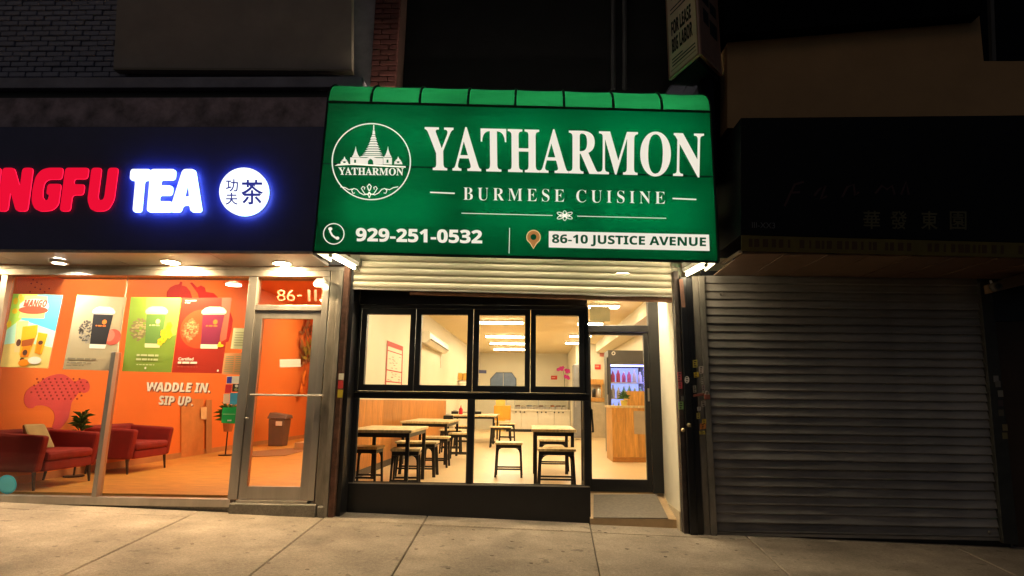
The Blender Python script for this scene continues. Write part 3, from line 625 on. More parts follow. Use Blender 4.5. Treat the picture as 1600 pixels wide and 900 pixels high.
MB().box(c.x-.01, c.x+.01, c.y-.0015, c.y-.0005, TF+.01, TF+.145).build('tape', mat('tape', (.6, .4, .2), .3), t)
tag(MB().prism([PZ(x, y, TF+.004) for x, y in ((389, 706), (462, 700), (478, 704), (445, 712), (390, 714))], (0, 0, .006)).build('door_mat', mat('brown mat', (.30, .15, .06), .9, var=.2, vs=30)), 'brown floor mat lying inside the tea shop door', 'mat')
t = thing('plant_wall_display', 'tangled brown and orange leaf display on the wall behind the door glass', 'wall display', tuple(PX(488, 600, XW+.05)))
rnd = random.Random(4)
for k, (mt, n_) in enumerate(((mat('dried brown leaf', (.28, .12, .04), .7), 70), (mat('orange leaf', (.85, .25, .03), .6), 50), (mat('olive leaf', (.35, .28, .04), .6), 45))):
    mb = MB()
    for i in range(n_):
        y = (rnd.uniform(498, 572), rnd.uniform(575, 618), rnd.uniform(535, 562))[k]; x = rnd.uniform(471, 503)-(y-500)*.06+(4 if k else 0)
        c = PX(x, y, XW+rnd.uniform(.02, .12)); a = rnd.uniform(0, 6.28); l = rnd.uniform(.08, .2)*(1.5 if k else 1)
        d = Vector((0, math.cos(a), math.sin(a)))*l; s_ = Vector((.3, -math.sin(a), math.cos(a)))*l*.3; mb.add([c-d, c+s_, c+d, c-s_], [(0, 1, 2, 3)])
    mb.build('leaves', mt, t, fix=False)
# ---- posters on the shop glass
def paper(m, tr=.45):    # thin poster paper: part of the shop light comes through
    n = m.name+' paper %.2f' % tr
    if n in bpy.data.materials: return bpy.data.materials[n]
    p = m.copy(); p.name = n; t = p.node_tree; b = t.nodes['Principled BSDF']; o = [x for x in t.nodes if x.type == 'OUTPUT_MATERIAL'][0]
    q = t.nodes.new('ShaderNodeBsdfTranslucent'); mx = t.nodes.new('ShaderNodeMixShader'); mx.inputs[0].default_value = tr
    t.links.new(b.inputs['Base Color'].links[0].from_socket, q.inputs[0]); t.links.new(b.outputs[0], mx.inputs[1]); t.links.new(q.outputs[0], mx.inputs[2]); t.links.new(mx.outputs[0], o.inputs[0]); return p
YP = .008
def poster(px, label, base, tr=.2, trs=0):
    t = thing('poster', label, 'poster', tuple(P(px[3][0], px[3][1], YP)), 'posters in the tea shop window')
    q = [P(x, y, YP) for x, y in px]
    def uv(u, v, lift=0): return q[0].lerp(q[1], u).lerp(q[3].lerp(q[2], u), v)+Vector((0, -lift, 0))
    MB().sheet([uv(0, 0), uv(1, 0), uv(1, 1), uv(0, 1)]).build('sheet', paper(base, tr), t)
    lay = [0]
    def shape(pts, mt, name='print'):
        lay[0] += .00035; return MB().sheet([uv(u, v, lay[0]) for u, v in pts]).build(name, paper(mt, trs) if trs else mt, t)
    def many(shapes, mt, name='print'):
        mb = MB(); lay[0] += .00035
        for pts in shapes: mb.sheet([uv(u, v, lay[0]) for u, v in pts])
        o_ = mb.build(name, paper(mt, trs) if trs else mt, t); o_['kind'] = 'stuff'; return o_
    def txt(s, u0, v0, u1, v1, mt, **k):
        lay[0] += .0005; return text_on(s, [uv(u0, v0, lay[0]), uv(u1, v0, lay[0]), uv(u1, v1, lay[0]), uv(u0, v1, lay[0])], 0, mt, t, 'lettering', t=.0003, world=True, nrm=Vector((0, -1, 0)), **k)
    def words(u0, v0, u1, v1, mt, n, seed=1):   # lettering too small to read: a row of word-sized ink marks
        r = random.Random(seed); ws = [r.uniform(.6, 1.4) for _ in range(n)]; tot = sum(ws); u = u0; L = []
        for w_ in ws:
            e = u+(u1-u0)*w_/tot; L.append([(u, v0), (e-.018, v0), (e-.018, v1), (u, v1)]); u = e
        many(L, mt, 'small_print')
    return t, shape, many, txt, words
def ell(cx, cy, rx, ry, n=20): return [(cx+rx*math.cos(2*math.pi*i/n), cy+ry*math.sin(2*math.pi*i/n)) for i in range(n)]
pm = lambda n, c: mat('print '+n, c, .45, var=.05)
cl = pm('white', (.82, .80, .74))
def cup(shape, words, cx, top, bot, wt, wb, body, lid, logo):
    h = bot-top
    shape([(cx-wt, top+.13*h), (cx+wt, top+.13*h), (cx+wb, bot-.02*h), (cx-wb, bot-.02*h)], body)
    shape([(cx-wb*1.05, bot-.1*h), (cx+wb*1.05, bot-.1*h), (cx+wb, bot), (cx-wb, bot)], lid)
    shape([(cx-wt*1.12, top+.15*h), (cx-wt*1.12, top+.09*h), (cx-wt*.85, top+.02*h), (cx-wt*.5, top-.01*h), (cx+wt*.5, top-.01*h), (cx+wt*.85, top+.02*h), (cx+wt*1.12, top+.09*h), (cx+wt*1.12, top+.15*h)], lid)
    shape([(cx-wt*1.02, top+.155*h), (cx+wt*1.02, top+.155*h), (cx+wt*1.0, top+.18*h), (cx-wt*1.0, top+.18*h)], pm('lid shadow', (.55, .5, .45)))
    shape(ell(cx+wt*.25, top+.36*h, .045, .033), logo); words(cx-wt*.55, top+.44*h, cx+wt*.55, top+.47*h, logo, 3)
# mango poster
t, shape, many, txt, words = poster([(20.5, 459), (98.3, 461), (75, 575.5), (0, 573)], 'turquoise and yellow mango drink poster in the tea shop window', pm('aqua', (.10, .62, .80)), .12, .08)
shape([(0, .0), (.5, 0), (.35, .2), (.18, .45), (0, .55)], pm('lime', (.45, .75, .12))); shape([(0, .5), (.25, .35), (1, .5), (1, .72), (0, .72)], pm('pale aqua', (.5, .85, .72)))
shape([(0, .70), (.4, .66), (1, .72), (1, 1), (0, 1)], pm('sand', (.86, .66, .22))); shape([(.25, .02), (.7, .02), (.72, .33), (.2, .33)], pm('pale yellow', (.85, .82, .30)))
many([ell(.08, .10, .05, .05, 8), ell(.10, .24, .06, .04, 8), ell(.16, .04, .04, .04, 8), ell(.03, .42, .05, .05, 8), ell(.2, .08, .04, .05, 8)], pm('yellow', (.85, .62, .03)))
shape(ell(.47, .165, .30, .105), cl); shape(ell(.47, .22, .30, .055), pm('coral red', (.75, .08, .04)))
txt(sansbi('MANGO'), .25, .075, .72, .175, pm('coral red', (.75, .08, .04)), offset=.03)
shape([(.18, .38), (.42, .37), (.42, .80), (.24, .80)], pm('pale drink', (.82, .62, .30))); shape([(.32, .45), (.62, .42), (.64, .55), (.56, .84), (.36, .84)], pm('mango', (.86, .47, .02)))
shape([(.36, .64), (.61, .60), (.58, .72), (.37, .72)], pm('brown tea', (.38, .09, .02))); shape([(.40, .72), (.57, .70), (.55, .86), (.38, .86)], pm('amber', (.80, .26, .01)))
shape([(.66, .52), (.86, .54), (.82, .82), (.66, .80)], pm('mango', (1, 1, 1))); shape([(.68, .64), (.80, .64), (.78, .82), (.68, .80)], pm('amber', (1, 1, 1)))
many([ell(.30, .67, .05, .05, 10), ell(.47, .80, .05, .04, 10), ell(.75, .66, .05, .03, 10), ell(.44, .90, .05, .03, 10)], pm('dark pearl', (.10, .04, .03)))
shape(ell(.48, .94, .11, .05), pm('amber', (1, 1, 1))); shape(ell(.70, .90, .14, .05), cl)
# cream poster
t, shape, many, txt, words = poster([(120.5, 460.5), (198, 464.8), (177.5, 579.5), (98, 577)], 'beige poster of a black paper cup with dark pearls', pm('cream', (.46, .41, .27)), .15)
rnd = random.Random(2)
def heap(cx, cy, rx, ry, n, r, ln=1): return [ell(cx+math.sqrt(rnd.random())*rx*math.cos(a), cy+math.sqrt(rnd.random())*ry*math.sin(a), r*rnd.uniform(.6, 1.2)*ln, r*.7*rnd.uniform(.6, 1.2), 6) for a in [rnd.uniform(0, 6.28) for _ in range(n)]]
many(heap(.33, .48, .16, .15, 90, .022), pm('grey pearl', (.12, .11, .10))); many(heap(.36, .5, .14, .14, 40, .018), pm('pale pearl', (.34, .32, .27)))
shape(ell(.86, .55, .17, .11), pm('red fruit', (.52, .10, .07))); shape(ell(.80, .53, .10, .08), pm('fruit light', (.62, .20, .14)))
cup(shape, words, .60, .15, .71, .20, .155, pm('black cup', (.02, .02, .025)), pm('cup lid', (.84, .82, .74)), pm('orange logo', (.75, .2, .03)))
for k, v in enumerate((.845, .90, .94)): words(.06, v, (.64, .56, .42)[k], v+(.022, .014, .010)[k], pm('grey print', (.22, .2, .14)), (4, 5, 4)[k], k)
# green poster
t, shape, many, txt, words = poster([(204.5, 464), (283.5, 465.3), (267.5, 582), (190.8, 580)], 'lime green poster of a green cup with yellow flowers', pm('lime poster', (.22, .36, .055)))
shape([(.3, 0), (1, 0), (1, .5), (.7, .6), (.35, .3)], pm('lime light', (.29, .44, .08)))
many(heap(.25, .44, .18, .15, 110, .02, 1.6), pm('dry leaf', (.24, .20, .10))); many(heap(.26, .45, .15, .12, 50, .016, 1.8), pm('dry leaf light', (.42, .36, .18)))
cup(shape, words, .55, .13, .68, .20, .15, pm('green cup', (.11, .22, .055)), pm('green lid', (.60, .64, .40)), pm('pale logo', (.55, .62, .35)))
fl_ = []
for cx, cy in ((.82, .42), (.74, .48), (.86, .50), (.76, .56), (.70, .60), (.84, .38)):
    fl_ += [ell(cx+.035*math.cos(a), cy+.03*math.sin(a), .03, .024, 8) for a in [i*1.256 for i in range(5)]]
many(fl_, pm('yellow', (1, 1, 1))); many([ell(cx, cy, .018, .014, 8) for cx, cy in ((.82, .42), (.74, .48), (.86, .50), (.76, .56), (.70, .60))], pm('mango', (1, 1, 1)))
words(.26, .77, .72, .795, pm('pale logo', (1, 1, 1)), 4); words(.26, .825, .72, .85, pm('pale logo', (1, 1, 1)), 5, 2); words(.28, .90, .66, .912, pm('pale logo', (1, 1, 1)), 6, 3); shape(ell(.47, .95, .02, .015), cl)
# red poster
t, shape, many, txt, words = poster([(284.5, 465.3), (362.5, 465), (346.5, 583.5), (268.3, 582)], 'red poster of a maroon cup with a white lid', pm('red poster', (.46, .035, .02)))
shape(ell(.45, .42, .40, .26, 28), pm('red glow', (.62, .07, .02))); shape([(.80, 0), (1, 0), (1, .55), (.88, .6)], pm('red pale', (.50, .12, .08)))
many(heap(.26, .44, .16, .16, 120, .02, 1.3), pm('brown tea leaf', (.40, .16, .07))); many(heap(.27, .45, .13, .13, 50, .015, 1.4), pm('tan leaf', (.60, .33, .16)))
cup(shape, words, .68, .13, .68, .22, .17, pm('maroon cup', (.22, .02, .07)), pm('ivory lid', (.86, .80, .66)), pm('orange logo', (1, 1, 1)))
many([ell(.90, .64, .07, .02, 8), ell(.88, .62, .03, .03, 8)], pm('yellow', (1, 1, 1)))
txt('Certified', .10, .80, .40, .84, cl, offset=.025); words(.10, .855, .50, .882, cl, 3); words(.10, .917, .52, .928, pm('red pale', (1, 1, 1)), 8, 2); shape(ell(.92, .965, .02, .015), cl)
words(.08, .035, .32, .047, cl, 2); words(.08, .065, .2, .075, cl, 2)
# sheets, cards and stickers on the glass: (corners, colour, label)
def sheet_thing(px, mt, label, name='notice', cat='notice', Y=YP, extra=()):
    o = MB().pxprism(px, Y, .002).build(name, mt); tag(o, label, cat)
    for e_px, e_m in extra: MB().pxprism(e_px, Y-.001, .0008).build('print', e_m, o)
    return o
T = lambda x, y: (330+x/5.3, 500+y/5.3)
TQ = lambda *a: [T(*p) for p in a]
lines_ = lambda x0, x1, y0, y1, n, sk: [([T(x0-sk*(y0+(y1-y0)*i/n-y0), y0+(y1-y0)*i/n), T(x1-sk*(y0+(y1-y0)*i/n-y0), y0+(y1-y0)*i/n+2), T(x1-sk*(y0+(y1-y0)*i/n-y0), y0+(y1-y0)*i/n+8), T(x0-sk*(y0+(y1-y0)*i/n-y0), y0+(y1-y0)*i/n+6)], pm('faint ink', (.35, .36, .22))) for i in range(n)]
sheet_thing(TQ((185, 65), (296, 70), (277, 243), (160, 238)), pm('pale green paper', (.66, .70, .45)), 'pale green notice beside the red cup poster', extra=lines_(200, 280, 100, 225, 6, .13))
sheet_thing(TQ((108, 272), (272, 275), (255, 455), (88, 450)), pm('salmon paper', (.76, .36, .16)), 'salmon coloured menu sheet under the pale green notice', 'menu_sheet', 'notice', extra=lines_(120, 190, 300, 440, 9, .11)+lines_(205, 258, 300, 440, 9, .11))
sheet_thing(TQ((130, 465), (244, 465), (241, 527), (125, 527)), pm('white', (1, 1, 1)), 'white card with a blue corner at the top of the sticker column', 'sticker', 'sticker', extra=[(TQ((132, 470), (172, 470), (168, 523), (128, 523)), pm('royal blue', (.05, .06, .5)))])
sheet_thing(TQ((120, 535), (172, 535), (165, 605), (112, 605)), pm('card red', (.6, .03, .04)), 'small red sticker above the white and blue ones', 'sticker', 'sticker')
sheet_thing(TQ((177, 530), (238, 530), (233, 594), (173, 594)), pm('card black', (.03, .03, .03)), 'black sticker with two pale round marks', 'sticker', 'sticker', extra=[([T(210+14*math.cos(a*.52), 546+12*math.sin(a*.52)) for a in range(12)], cl), ([T(206+16*math.cos(a*.52), 576+12*math.sin(a*.52)) for a in range(12)], pm('olive mark', (.3, .34, .15)))])
sheet_thing(TQ((103, 612), (153, 612), (148, 693), (98, 693)), pm('pale pink', (.75, .55, .42)), 'pale pink sticker beside the bright blue sticker', 'sticker', 'sticker')
sheet_thing(TQ((157, 603), (238, 603), (230, 700), (152, 700)), pm('sky blue', (.06, .38, .68)), 'bright blue sticker above the green card', 'sticker', 'sticker')
sheet_thing(TQ((95, 725), (222, 722), (210, 858), (82, 852)), pm('card green', (.01, .40, .09)), 'green card at the bottom of the sticker column', 'sticker', 'sticker', extra=[(TQ((98, 775), (198, 777), (197, 785), (97, 783)), pm('pale green ink', (.25, .6, .25))), (TQ((135, 826), (168, 826), (166, 838), (133, 838)), cl)])
sheet_thing([(x, y) for x, y in circle(11, 757, 15, 15, 28)], pm('teal sticker', (.05, .42, .58)), 'round teal sticker at the bottom corner of the window', 'sticker', 'sticker', extra=[(circle(11, 757, 12.5, 12.5, 24), pm('teal light', (.10, .52, .66)))])
sheet_thing([(-12, 481), (8, 482), (-1, 545), (-22, 544)], pm('violet', (.45, .10, .45)), 'violet poster cut off by the picture edge', 'poster', 'poster')
# slogan on the glass
m_white = mat('white vinyl', (.88, .82, .74), .5, var=.03); m_shad = mat('brown vinyl outline', (.22, .07, .05), .5, var=0)
sl_ = thing('window_slogan', 'white WADDLE IN SIP UP lettering stuck on the tea shop glass', 'lettering', tuple(P(270, 633, .0)))
for s, c4 in (('WADDLE IN.', [(229.5, 597), (328.5, 598.5), (328, 613.5), (230, 611.5)]), ('SIP UP.', [(247.5, 618), (301.5, 619.5), (301, 634), (248, 632.5)])):
    text_on(sansbi(s), [(x+1.3, y+1.5) for x, y in c4], .010, m_shad, sl_, 'lettering_shadow', t=.0005, offset=.03)
    text_on(sansbi(s), c4, .008, m_white, sl_, 'lettering', t=.0006, offset=.02)
# ------------------------------------------------------------------ restaurant front
YW = .25
rw = thing('restaurant_window', 'black framed restaurant window with four upper panes and two large lower panes', 'window', (-.65, YW, 0))
ux = [((574.7+568)/2, (642.2+637.2)/2), ((659.2+655)/2, (731.3+728.3)/2), ((749.2+747)/2, (820.3+820)/2), ((837.2+837.5)/2, (904.2+905.3)/2)]
ux = [(P(a, 546, YW).x, P(b, 546, YW).x) for a, b in ux]
zu0, zu1 = P(740, 602.5, YW).z, P(740, 492.2, YW).z
lx = [(P(555.5, 689, YW).x, P(730.5, 689, YW).x), (P(739, 691, YW).x, P(913.3, 691, YW).x)]
zl0, zl1 = P(735, 756.5, YW).z, P(735, 624.3, YW).z
xl, xr2 = P(546, 620, YW).x, P(921.5, 690, YW).x; zh = 2.52
D = .08
def blk(x0, x1, z0, z1, name='frame_bar', y0=YW, d=D, bev=.004): return MB().box(x0, x1, y0, y0+d, z0, z1).build(name, m_black, rw, bevel=bev)
blk(xl, xr2, -.35, zl0-.012, 'base_panel', YW-.012, .12); MB().box(xl+.01, xr2-.02, YW-.010, YW+.02, zl0-.0115, zl0-.001).build('sill_bead', m_alu, rw)
blk(xl, lx[0][0]-.0, zl0, zl1); blk(lx[0][1], lx[1][0], zl0, zl1); blk(lx[1][1], xr2, zl0, zl1)
for k in (0, 1): MB().box(lx[k][0]-.0, lx[k][0]+.012, YW+.015, YW+.03, zl0, zl1).box(lx[k][1]-.012, lx[k][1], YW+.015, YW+.03, zl0, zl1).box(lx[k][0]+.012, lx[k][1]-.012, YW+.015, YW+.03, zl0, zl0+.010).build('glazing_bead', mat('dark bead', (.10, .09, .08), .35, .4), rw)
zm = (zl1+zu0)/2
blk(xl, xr2, zl1+.0, zm-.012, 'rail'); blk(xl, xr2, zm-.011, zm+.004, 'rail', YW-.02, D+.02); blk(xl, ux[0][0]-.07, zm+.005, zu1+.07); blk(ux[3][1]+.07, xr2, zm+.005, zu1+.07)
blk(xl, xr2, zu1+.071, zu1+.115, 'head_bar'); blk(xl+.05, xr2-.02, zu1+.12, zh, 'head_panel', YW+.01, .06); blk(xl, xl+.045, zu1+.12, zh)
for k, (a, b) in enumerate(ux):
    L_ = (ux[k-1][1]+a)/2 if k else a-.065; R_ = (b+ux[k+1][0])/2 if k < 3 else b+.065
    L_ += .004; R_ -= .004; y0 = YW-.008; z0_, z1_ = zm+.008, zu1+.066
    s_ = MB().box(L_, a, y0, y0+.07, z0_, z1_).box(b, R_, y0, y0+.07, z0_, z1_).box(a, b, y0, y0+.07, z0_, zu0).box(a, b, y0, y0+.07, zu1, z1_).build('sash', m_black, rw)
    MB().box(a, b, YW+.02, YW+.026, zu0, zu1).build('pane', m_glass, s_)
for k in (0, 1): MB().box(lx[k][0]+.001, lx[k][1]-.001, YW+.034, YW+.04, zl0+.001, zl1-.001).build('pane', m_glass, rw)
# glazed return between window and door
blk(xr2-.065, xr2-.002, -.3, zh, 'return_post', YW+.081, .07); blk(xr2-.05, xr2-.002, .15, zh, 'return_post', .72, .07)
MB().box(xr2-.045, xr2-.004, YW+.155, .715, zl0-.1, zl0).box(xr2-.045, xr2-.004, YW+.155, .715, -.3, zl0-.105).box(xr2-.045, xr2-.004, YW+.155, .715, zm-.04, zm+.04).build('return_panel', m_black, rw)
MB().box(xr2-.028, xr2-.022, YW+.155, .715, zl0+.002, zm-.042).build('pane', m_glass, rw)
# entrance door
YE = .8
dr = thing('entrance_door', 'black glazed restaurant entrance door with transom, set back beside the windows', 'door', (1.1, YE, .18))
e = lambda px, py: P(px, py, YE)
gx0, gx1, gz0, gz1 = (e(921.6, 524).x+e(925.6, 749).x)/2, (e(1004, 524).x+e(1011.8, 749).x)/2, e(965, 749).z, e(965, 523.6).z
fx0, fx1 = xr2+.0, (e(1028, 480).x+e(1040, 765).x)/2; tz0, tz1 = e(965, 508.6).z, e(965, 469).z+.02; tx1 = e(1011.5, 490).x; dz0 = e(965, 769.5).z
MB().box(tx1, fx1, YE-.03, YE+.06, dz0, 2.75).box(fx0, gx0-.075, YE-.03, YE+.06, dz0, 2.75).build('door_frame', m_black, dr, bevel=.004)
MB().box(gx0-.074, tx1-.001, YE-.03, YE+.06, gz1+.035, tz0).box(gx0-.074, tx1-.001, YE-.03, YE+.06, tz1, 2.75).build('transom_frame', m_black, dr, bevel=.004)
leaf = MB().box(gx0-.07, gx0, YE-.015, YE+.035, dz0+.01, gz1+.03).box(gx1, tx1-.005, YE-.015, YE+.035, dz0+.01, gz1+.03).box(gx0, gx1, YE-.015, YE+.035, dz0+.01, gz0).box(gx0, gx1, YE-.015, YE+.035, gz1, gz1+.03).build('door_leaf', m_black, dr)
MB().box(gx0, gx1, YE+.005, YE+.011, gz0, gz1).build('pane', m_glass, leaf); MB().box(gx0-.07, tx1-.002, YE+.005, YE+.011, tz0+.001, tz1-.001).build('pane', m_glass, dr)
h0, h1 = P(924.5, 640, YE-.08), P(927, 675, YE-.08)
MB().tube([h0+Vector((0, .07, 0)), h0, h1, h1+Vector((0, .07, 0))], .012, 8).build('handle', m_black, leaf)
MB().box(P(1010, 620, YE).x+.01, P(1010, 620, YE).x+.03, YE-.04, YE-.031, e(1010, 627).z, e(1010, 607).z).build('hinge', m_alu, dr)
# recessed entrance: ramp mat, side wall, ceiling
m_mat = mat('grey ramp mat', (.20, .165, .13), .8, var=.18, vs=30, bump=.3, bs=200)
ramp = [P(927, 808.5, .2), P(1044, 809.5, .2), Vector((e(1024, 770.5).x, YE-.035, e(1024, 771).z)), Vector((e(927, 772).x, YE-.035, e(927, 772).z))]
struct(MB().hexa([q-Vector((0, 0, .012)) for q in (Vector((xr2-.01, .2, ramp[0].z)), Vector((1.72, .2, ramp[1].z)), Vector((1.72, YE+.05, ramp[2].z)), Vector((xr2-.01, YE+.05, ramp[2].z)))], [Vector((xr2-.01, .2, -.3)), Vector((1.72, .2, -.3)), Vector((1.72, YE+.05, -.3)), Vector((xr2-.01, YE+.05, -.3))]).build('entrance_ramp', mat('tan ramp tile', (.52, .36, .2), .6, var=.2)))
tag(MB().prism(ramp, (0, 0, -.008)).build('ramp_mat', m_mat), 'grey rubber mat on the ramp before the restaurant door', 'mat')
m_plaster = mat('cream plaster', (.86, .79, .63), .7, var=.06, vs=2.5, bump=.05, bs=20)
rv = struct(MB().box(1.60, 1.72, .055, YE+.04, -.3, 2.74).build('entrance_side_wall', m_plaster))
MB().box(1.592, 1.60, .055, YE-.03, -.2, P(1050, 790, .3).z-.02).build('skirting_tile', mat('beige tile', (.66, .55, .38), .35, var=.08), rv)
struct(MB().box(xr2-.1, 1.72, .12, YE+.1, 2.76, 2.8).build('entrance_ceiling', m_plaster))
t = thing('entrance_lamp', 'round lamp in the entrance recess ceiling behind the rolled shutter', 'lamp', (1.1, .42, 2.75))
MB().lathe((1.1, .42, 2.759), [(.13, 0), (.13, -.02), (.115, -.026)], 24).build('rim', m_whitepaint, t); MB().lathe((1.1, .42, 2.732), [(.11, 0), (.11, -.006)], 24).build('lens', emit('entrance lamp glow', (1, .82, .52), 300), t)
# rolled-up steel shutter of the restaurant
sh = thing('rolled_shutter', 'rolled up galvanised steel shutter hanging under the green awning', 'shutter', (-.2, 0, 2.4))
A0, A1 = P(552, 451.5, .0), P(1049, 463.5, .0); wlen = (A1-A0).length; ang = math.atan2(A1.z-A0.z, A1.x-A0.x)
pr = [(0, .0), (-.010, .006), (-.016, .022), (-.016, .050), (-.010, .066), (.0, .0735), (.004, .0795)]
def slat_mesh(L, prof, name, mt, k=2, bend=0):
    mb = MB(); n = len(prof); rr = random.Random(bend); ph = [(rr.uniform(.5, 7), rr.uniform(0, 6.28), rr.uniform(.0006, .0022)) for _ in range(4)]; dents = [(rr.uniform(-L/2, L/2), rr.uniform(.05, .18), rr.uniform(.002, .007)) for _ in range(2)]
    for i in range(k+1):
        x = -L/2+L*i/k; dy = (sum(a*math.sin(f_*x+p) for f_, p, a in ph)+sum(dd*math.exp(-((x-c_)/w_)**2) for c_, w_, dd in dents)) if bend else 0; mb.v += [Vector((x, y+dy, z+dy*.3)) for y, z in prof]
    for i in range(k):
        for j in range(n-1): a = i*n+j; mb.f.append((a, a+1, a+n+1, a+n))
    me = bpy.data.meshes.new(name); me.from_pydata([tuple(v) for v in mb.v], [], mb.f); me.materials.append(mt)
    for p in me.polygons: p.use_smooth = True
    return me
sm = slat_mesh(wlen, pr, 'slat', m_slatw); cen = (A0+A1)/2
for i in range(7): shared('slat', sm, sh, cen+Vector((0, random.uniform(-.002, .002), .015+i*.0795)), (0, -ang+random.uniform(-.0006, .0006), 0))
MB().hexa([A0+Vector((0, -.02, -.006)), A1+Vector((0, -.02, -.006)), A1+Vector((0, .012, -.006)), A0+Vector((0, .012, -.006))], [A0+Vector((0, -.02, .014)), A1+Vector((0, -.02, .014)), A1+Vector((0, .012, .014)), A0+Vector((0, .012, .014))]).build('bottom_angle', mat('bright angle steel', (.62, .56, .46), .4, .5, var=.15), sh)
MB().pxprism([(640, 456), (1050, 464.8), (1050.5, 471.8), (640, 459.5)], .0, .05).build('bottom_bar', mat('rust red bar', (.26, .12, .07), .65, .2, var=.35, vs=9), sh)
MB().box(-2.0, 1.6, -.13, .10, 3.02, 3.40).build('housing', m_steel, sh)
# guide posts
m_guide = mat('worn grey guide', (.27, .245, .21), .5, .6, var=.35, vs=8, stretch=(2, 2, .4), bump=.15, bs=25, rvar=.15)
gl_ = thing('steel_post', 'grey steel post with stickers between tea shop door and restaurant', 'post', (-2.13, -.05, 0))
MB().box(-2.225, -2.135, -.055, .06, -.15, 2.66).build('post_body', m_guide, gl_, bevel=.005); MB().box(-2.13, -2.08, -.085, .05, -.15, 2.66).build('post_channel', m_guide, gl_, bevel=.004)
MB().box(-2.075, -2.02, -.07, .03, -.12, 2.95).build('shutter_guide', m_rust, gl_, bevel=.003); MB().box(-2.015, -1.97, .0, .24, -.2, 2.95).build('dark_channel', m_black, gl_)
for q, cc in (([(529.5, 583.5), (537.5, 583.5), (536.5, 593.5), (528.8, 593)], (.75, .72, .6)), ([(528.5, 594.5), (536.5, 594.5), (536, 607), (527.8, 607)], (.55, .04, .04)), ([(528, 608.5), (536, 609), (535, 621.5), (527, 621)], (.55, .42, .03))):
    MB().pxprism(q, -.0875, .002).build('sticker', pm('post %s' % str(cc), cc), gl_)
bp_ = thing('black_post', 'black shutter post with pink and green stickers right of the restaurant door', 'post', (1.7, -.05, 0))
MB().box(1.605, 1.655, -.05, .05, -.2, 2.68).build('rusty_guide', mat('dark rusty guide', (.06, .045, .04), .5, .4, var=.5, vs=9), bp_, bevel=.004)
MB().box(1.66, 1.735, -.095, .05, -.2, 2.60).build('post_body', m_blackp, bp_, bevel=.006); MB().box(1.738, 1.80, -.07, .05, -.2, 2.60).build('post_channel', m_blackp, bp_, bevel=.006)
MB().pxprism([(1061, 436), (1067, 436), (1071, 480), (1065, 480)], -.099, .004).build('rust_strip', m_rust, bp_)
for cx, cy in ((1067, 672), (1076, 664)): MB().lathe(P(cx, cy, -.098), [(.02, 0), (.02, -.02), (.008, -.03)], 12, 'y').build('knob', mat('brass knob', (.5, .4, .22), .35, .8), bp_)
SK = lambda x, y: (1055+x/7.5, 560+y/7.5)
def stick(parent, pts, cc, Y):
    o = MB().pxprism([SK(*p) for p in pts], Y, .002).build('sticker', pm('stk %s' % str(cc), cc), parent)
    cx, cy = sum(p[0] for p in pts)/len(pts), sum(p[1] for p in pts)/len(pts); rr = random.Random(int(cx*7+cy)); mb = MB(); hx, hy = (max(p[0] for p in pts)-cx)*.6, (max(p[1] for p in pts)-cy)*.7
    for k in range(3):
        y = cy-hy+k*hy*.8; x0 = cx-hx*rr.uniform(.6, 1); x1 = cx+hx*rr.uniform(.2, 1); mb.pxprism([SK(x0, y), SK(x1, y), SK(x1, y+hy*.4), SK(x0, y+hy*.4)], Y-.0006, .0005)
    mb.build('print', mat('sticker ink', (.05, .035, .03), .6), o)['kind'] = 'stuff'
stick(bp_, [(25, 160), (72, 158), (78, 258), (32, 262)], (.55, .10, .12), -.0975); stick(bp_, [(36, 275), (82, 272), (86, 352), (40, 355)], (.55, .08, .10), -.0975)
stick(bp_, [(138+28*math.cos(i*.4), 250+42*math.sin(i*.4)) for i in range(16)], (.78, .74, .66), -.0975); stick(bp_, [(36, 508), (96, 504), (100, 596), (42, 600)], (.22, .42, .14), -.0975)
stick(bp_, [(70, 440), (100, 438), (104, 490), (74, 492)], (.22, .22, .2), -.0975); stick(bp_, [(148, 765), (184, 762), (186, 805), (150, 808)], (.5, .38, .2), -.0975)
gr = thing('shutter_guide_post', 'grey steel guide with yellow stickers at the left edge of black shutter', 'post', (1.87, -.05, 0))
MB().box(1.805, 1.87, -.055, .05, -.2, 2.62).build('guide_channel', m_guide, gr, bevel=.004); MB().box(1.872, 1.935, -.075, .05, -.2, 2.62).build('guide_face', m_guide, gr, bevel=.004)
for pts, cc in (([(205, 20), (258, 16), (262, 105), (210, 108)], (.42, .34, .06)), ([(215, 165), (275, 160), (278, 220), (222, 226)], (.60, .42, .03)), ([(278, 95), (330, 92), (332, 175), (284, 180)], (.5, .42, .38)), ([(302, 225), (326, 222), (330, 300), (306, 302)], (.45, .42, .36)), ([(205, 320), (245, 316), (250, 400), (212, 402)], (.3, .27, .22)),
               ([(305, 500), (358, 496), (360, 560), (310, 565)], (.48, .44, .38)), ([(258, 570), (298, 568), (300, 612), (262, 615)], (.52, .5, .46)), ([(250, 640), (290, 636), (294, 705), (254, 710)], (.46, .38, .10)), ([(315, 712), (362, 708), (364, 770), (318, 775)], (.6, .40, .04)), ([(288, 765), (360, 762), (362, 825), (294, 830)], (.58, .2, .04)), ([(278, 852), (350, 848), (354, 890), (284, 894)], (.55, .45, .08)), ([(312, 315), (345, 312), (348, 375), (316, 378)], (.40, .30, .28))):
    stick(gr, pts, cc, -.0785)
lk = thing('padlock', 'rusty padlock and hasp on the left guide of black shutter', 'padlock', tuple(P(1100, 618, -.1)))
MB().pxprism([SK(215, 420), SK(345, 405), SK(345, 435), SK(215, 450)], -.095, .014).build('hasp', mat('red rust', (.22, .07, .05), .6, .4, var=.4), lk, bevel=.003)
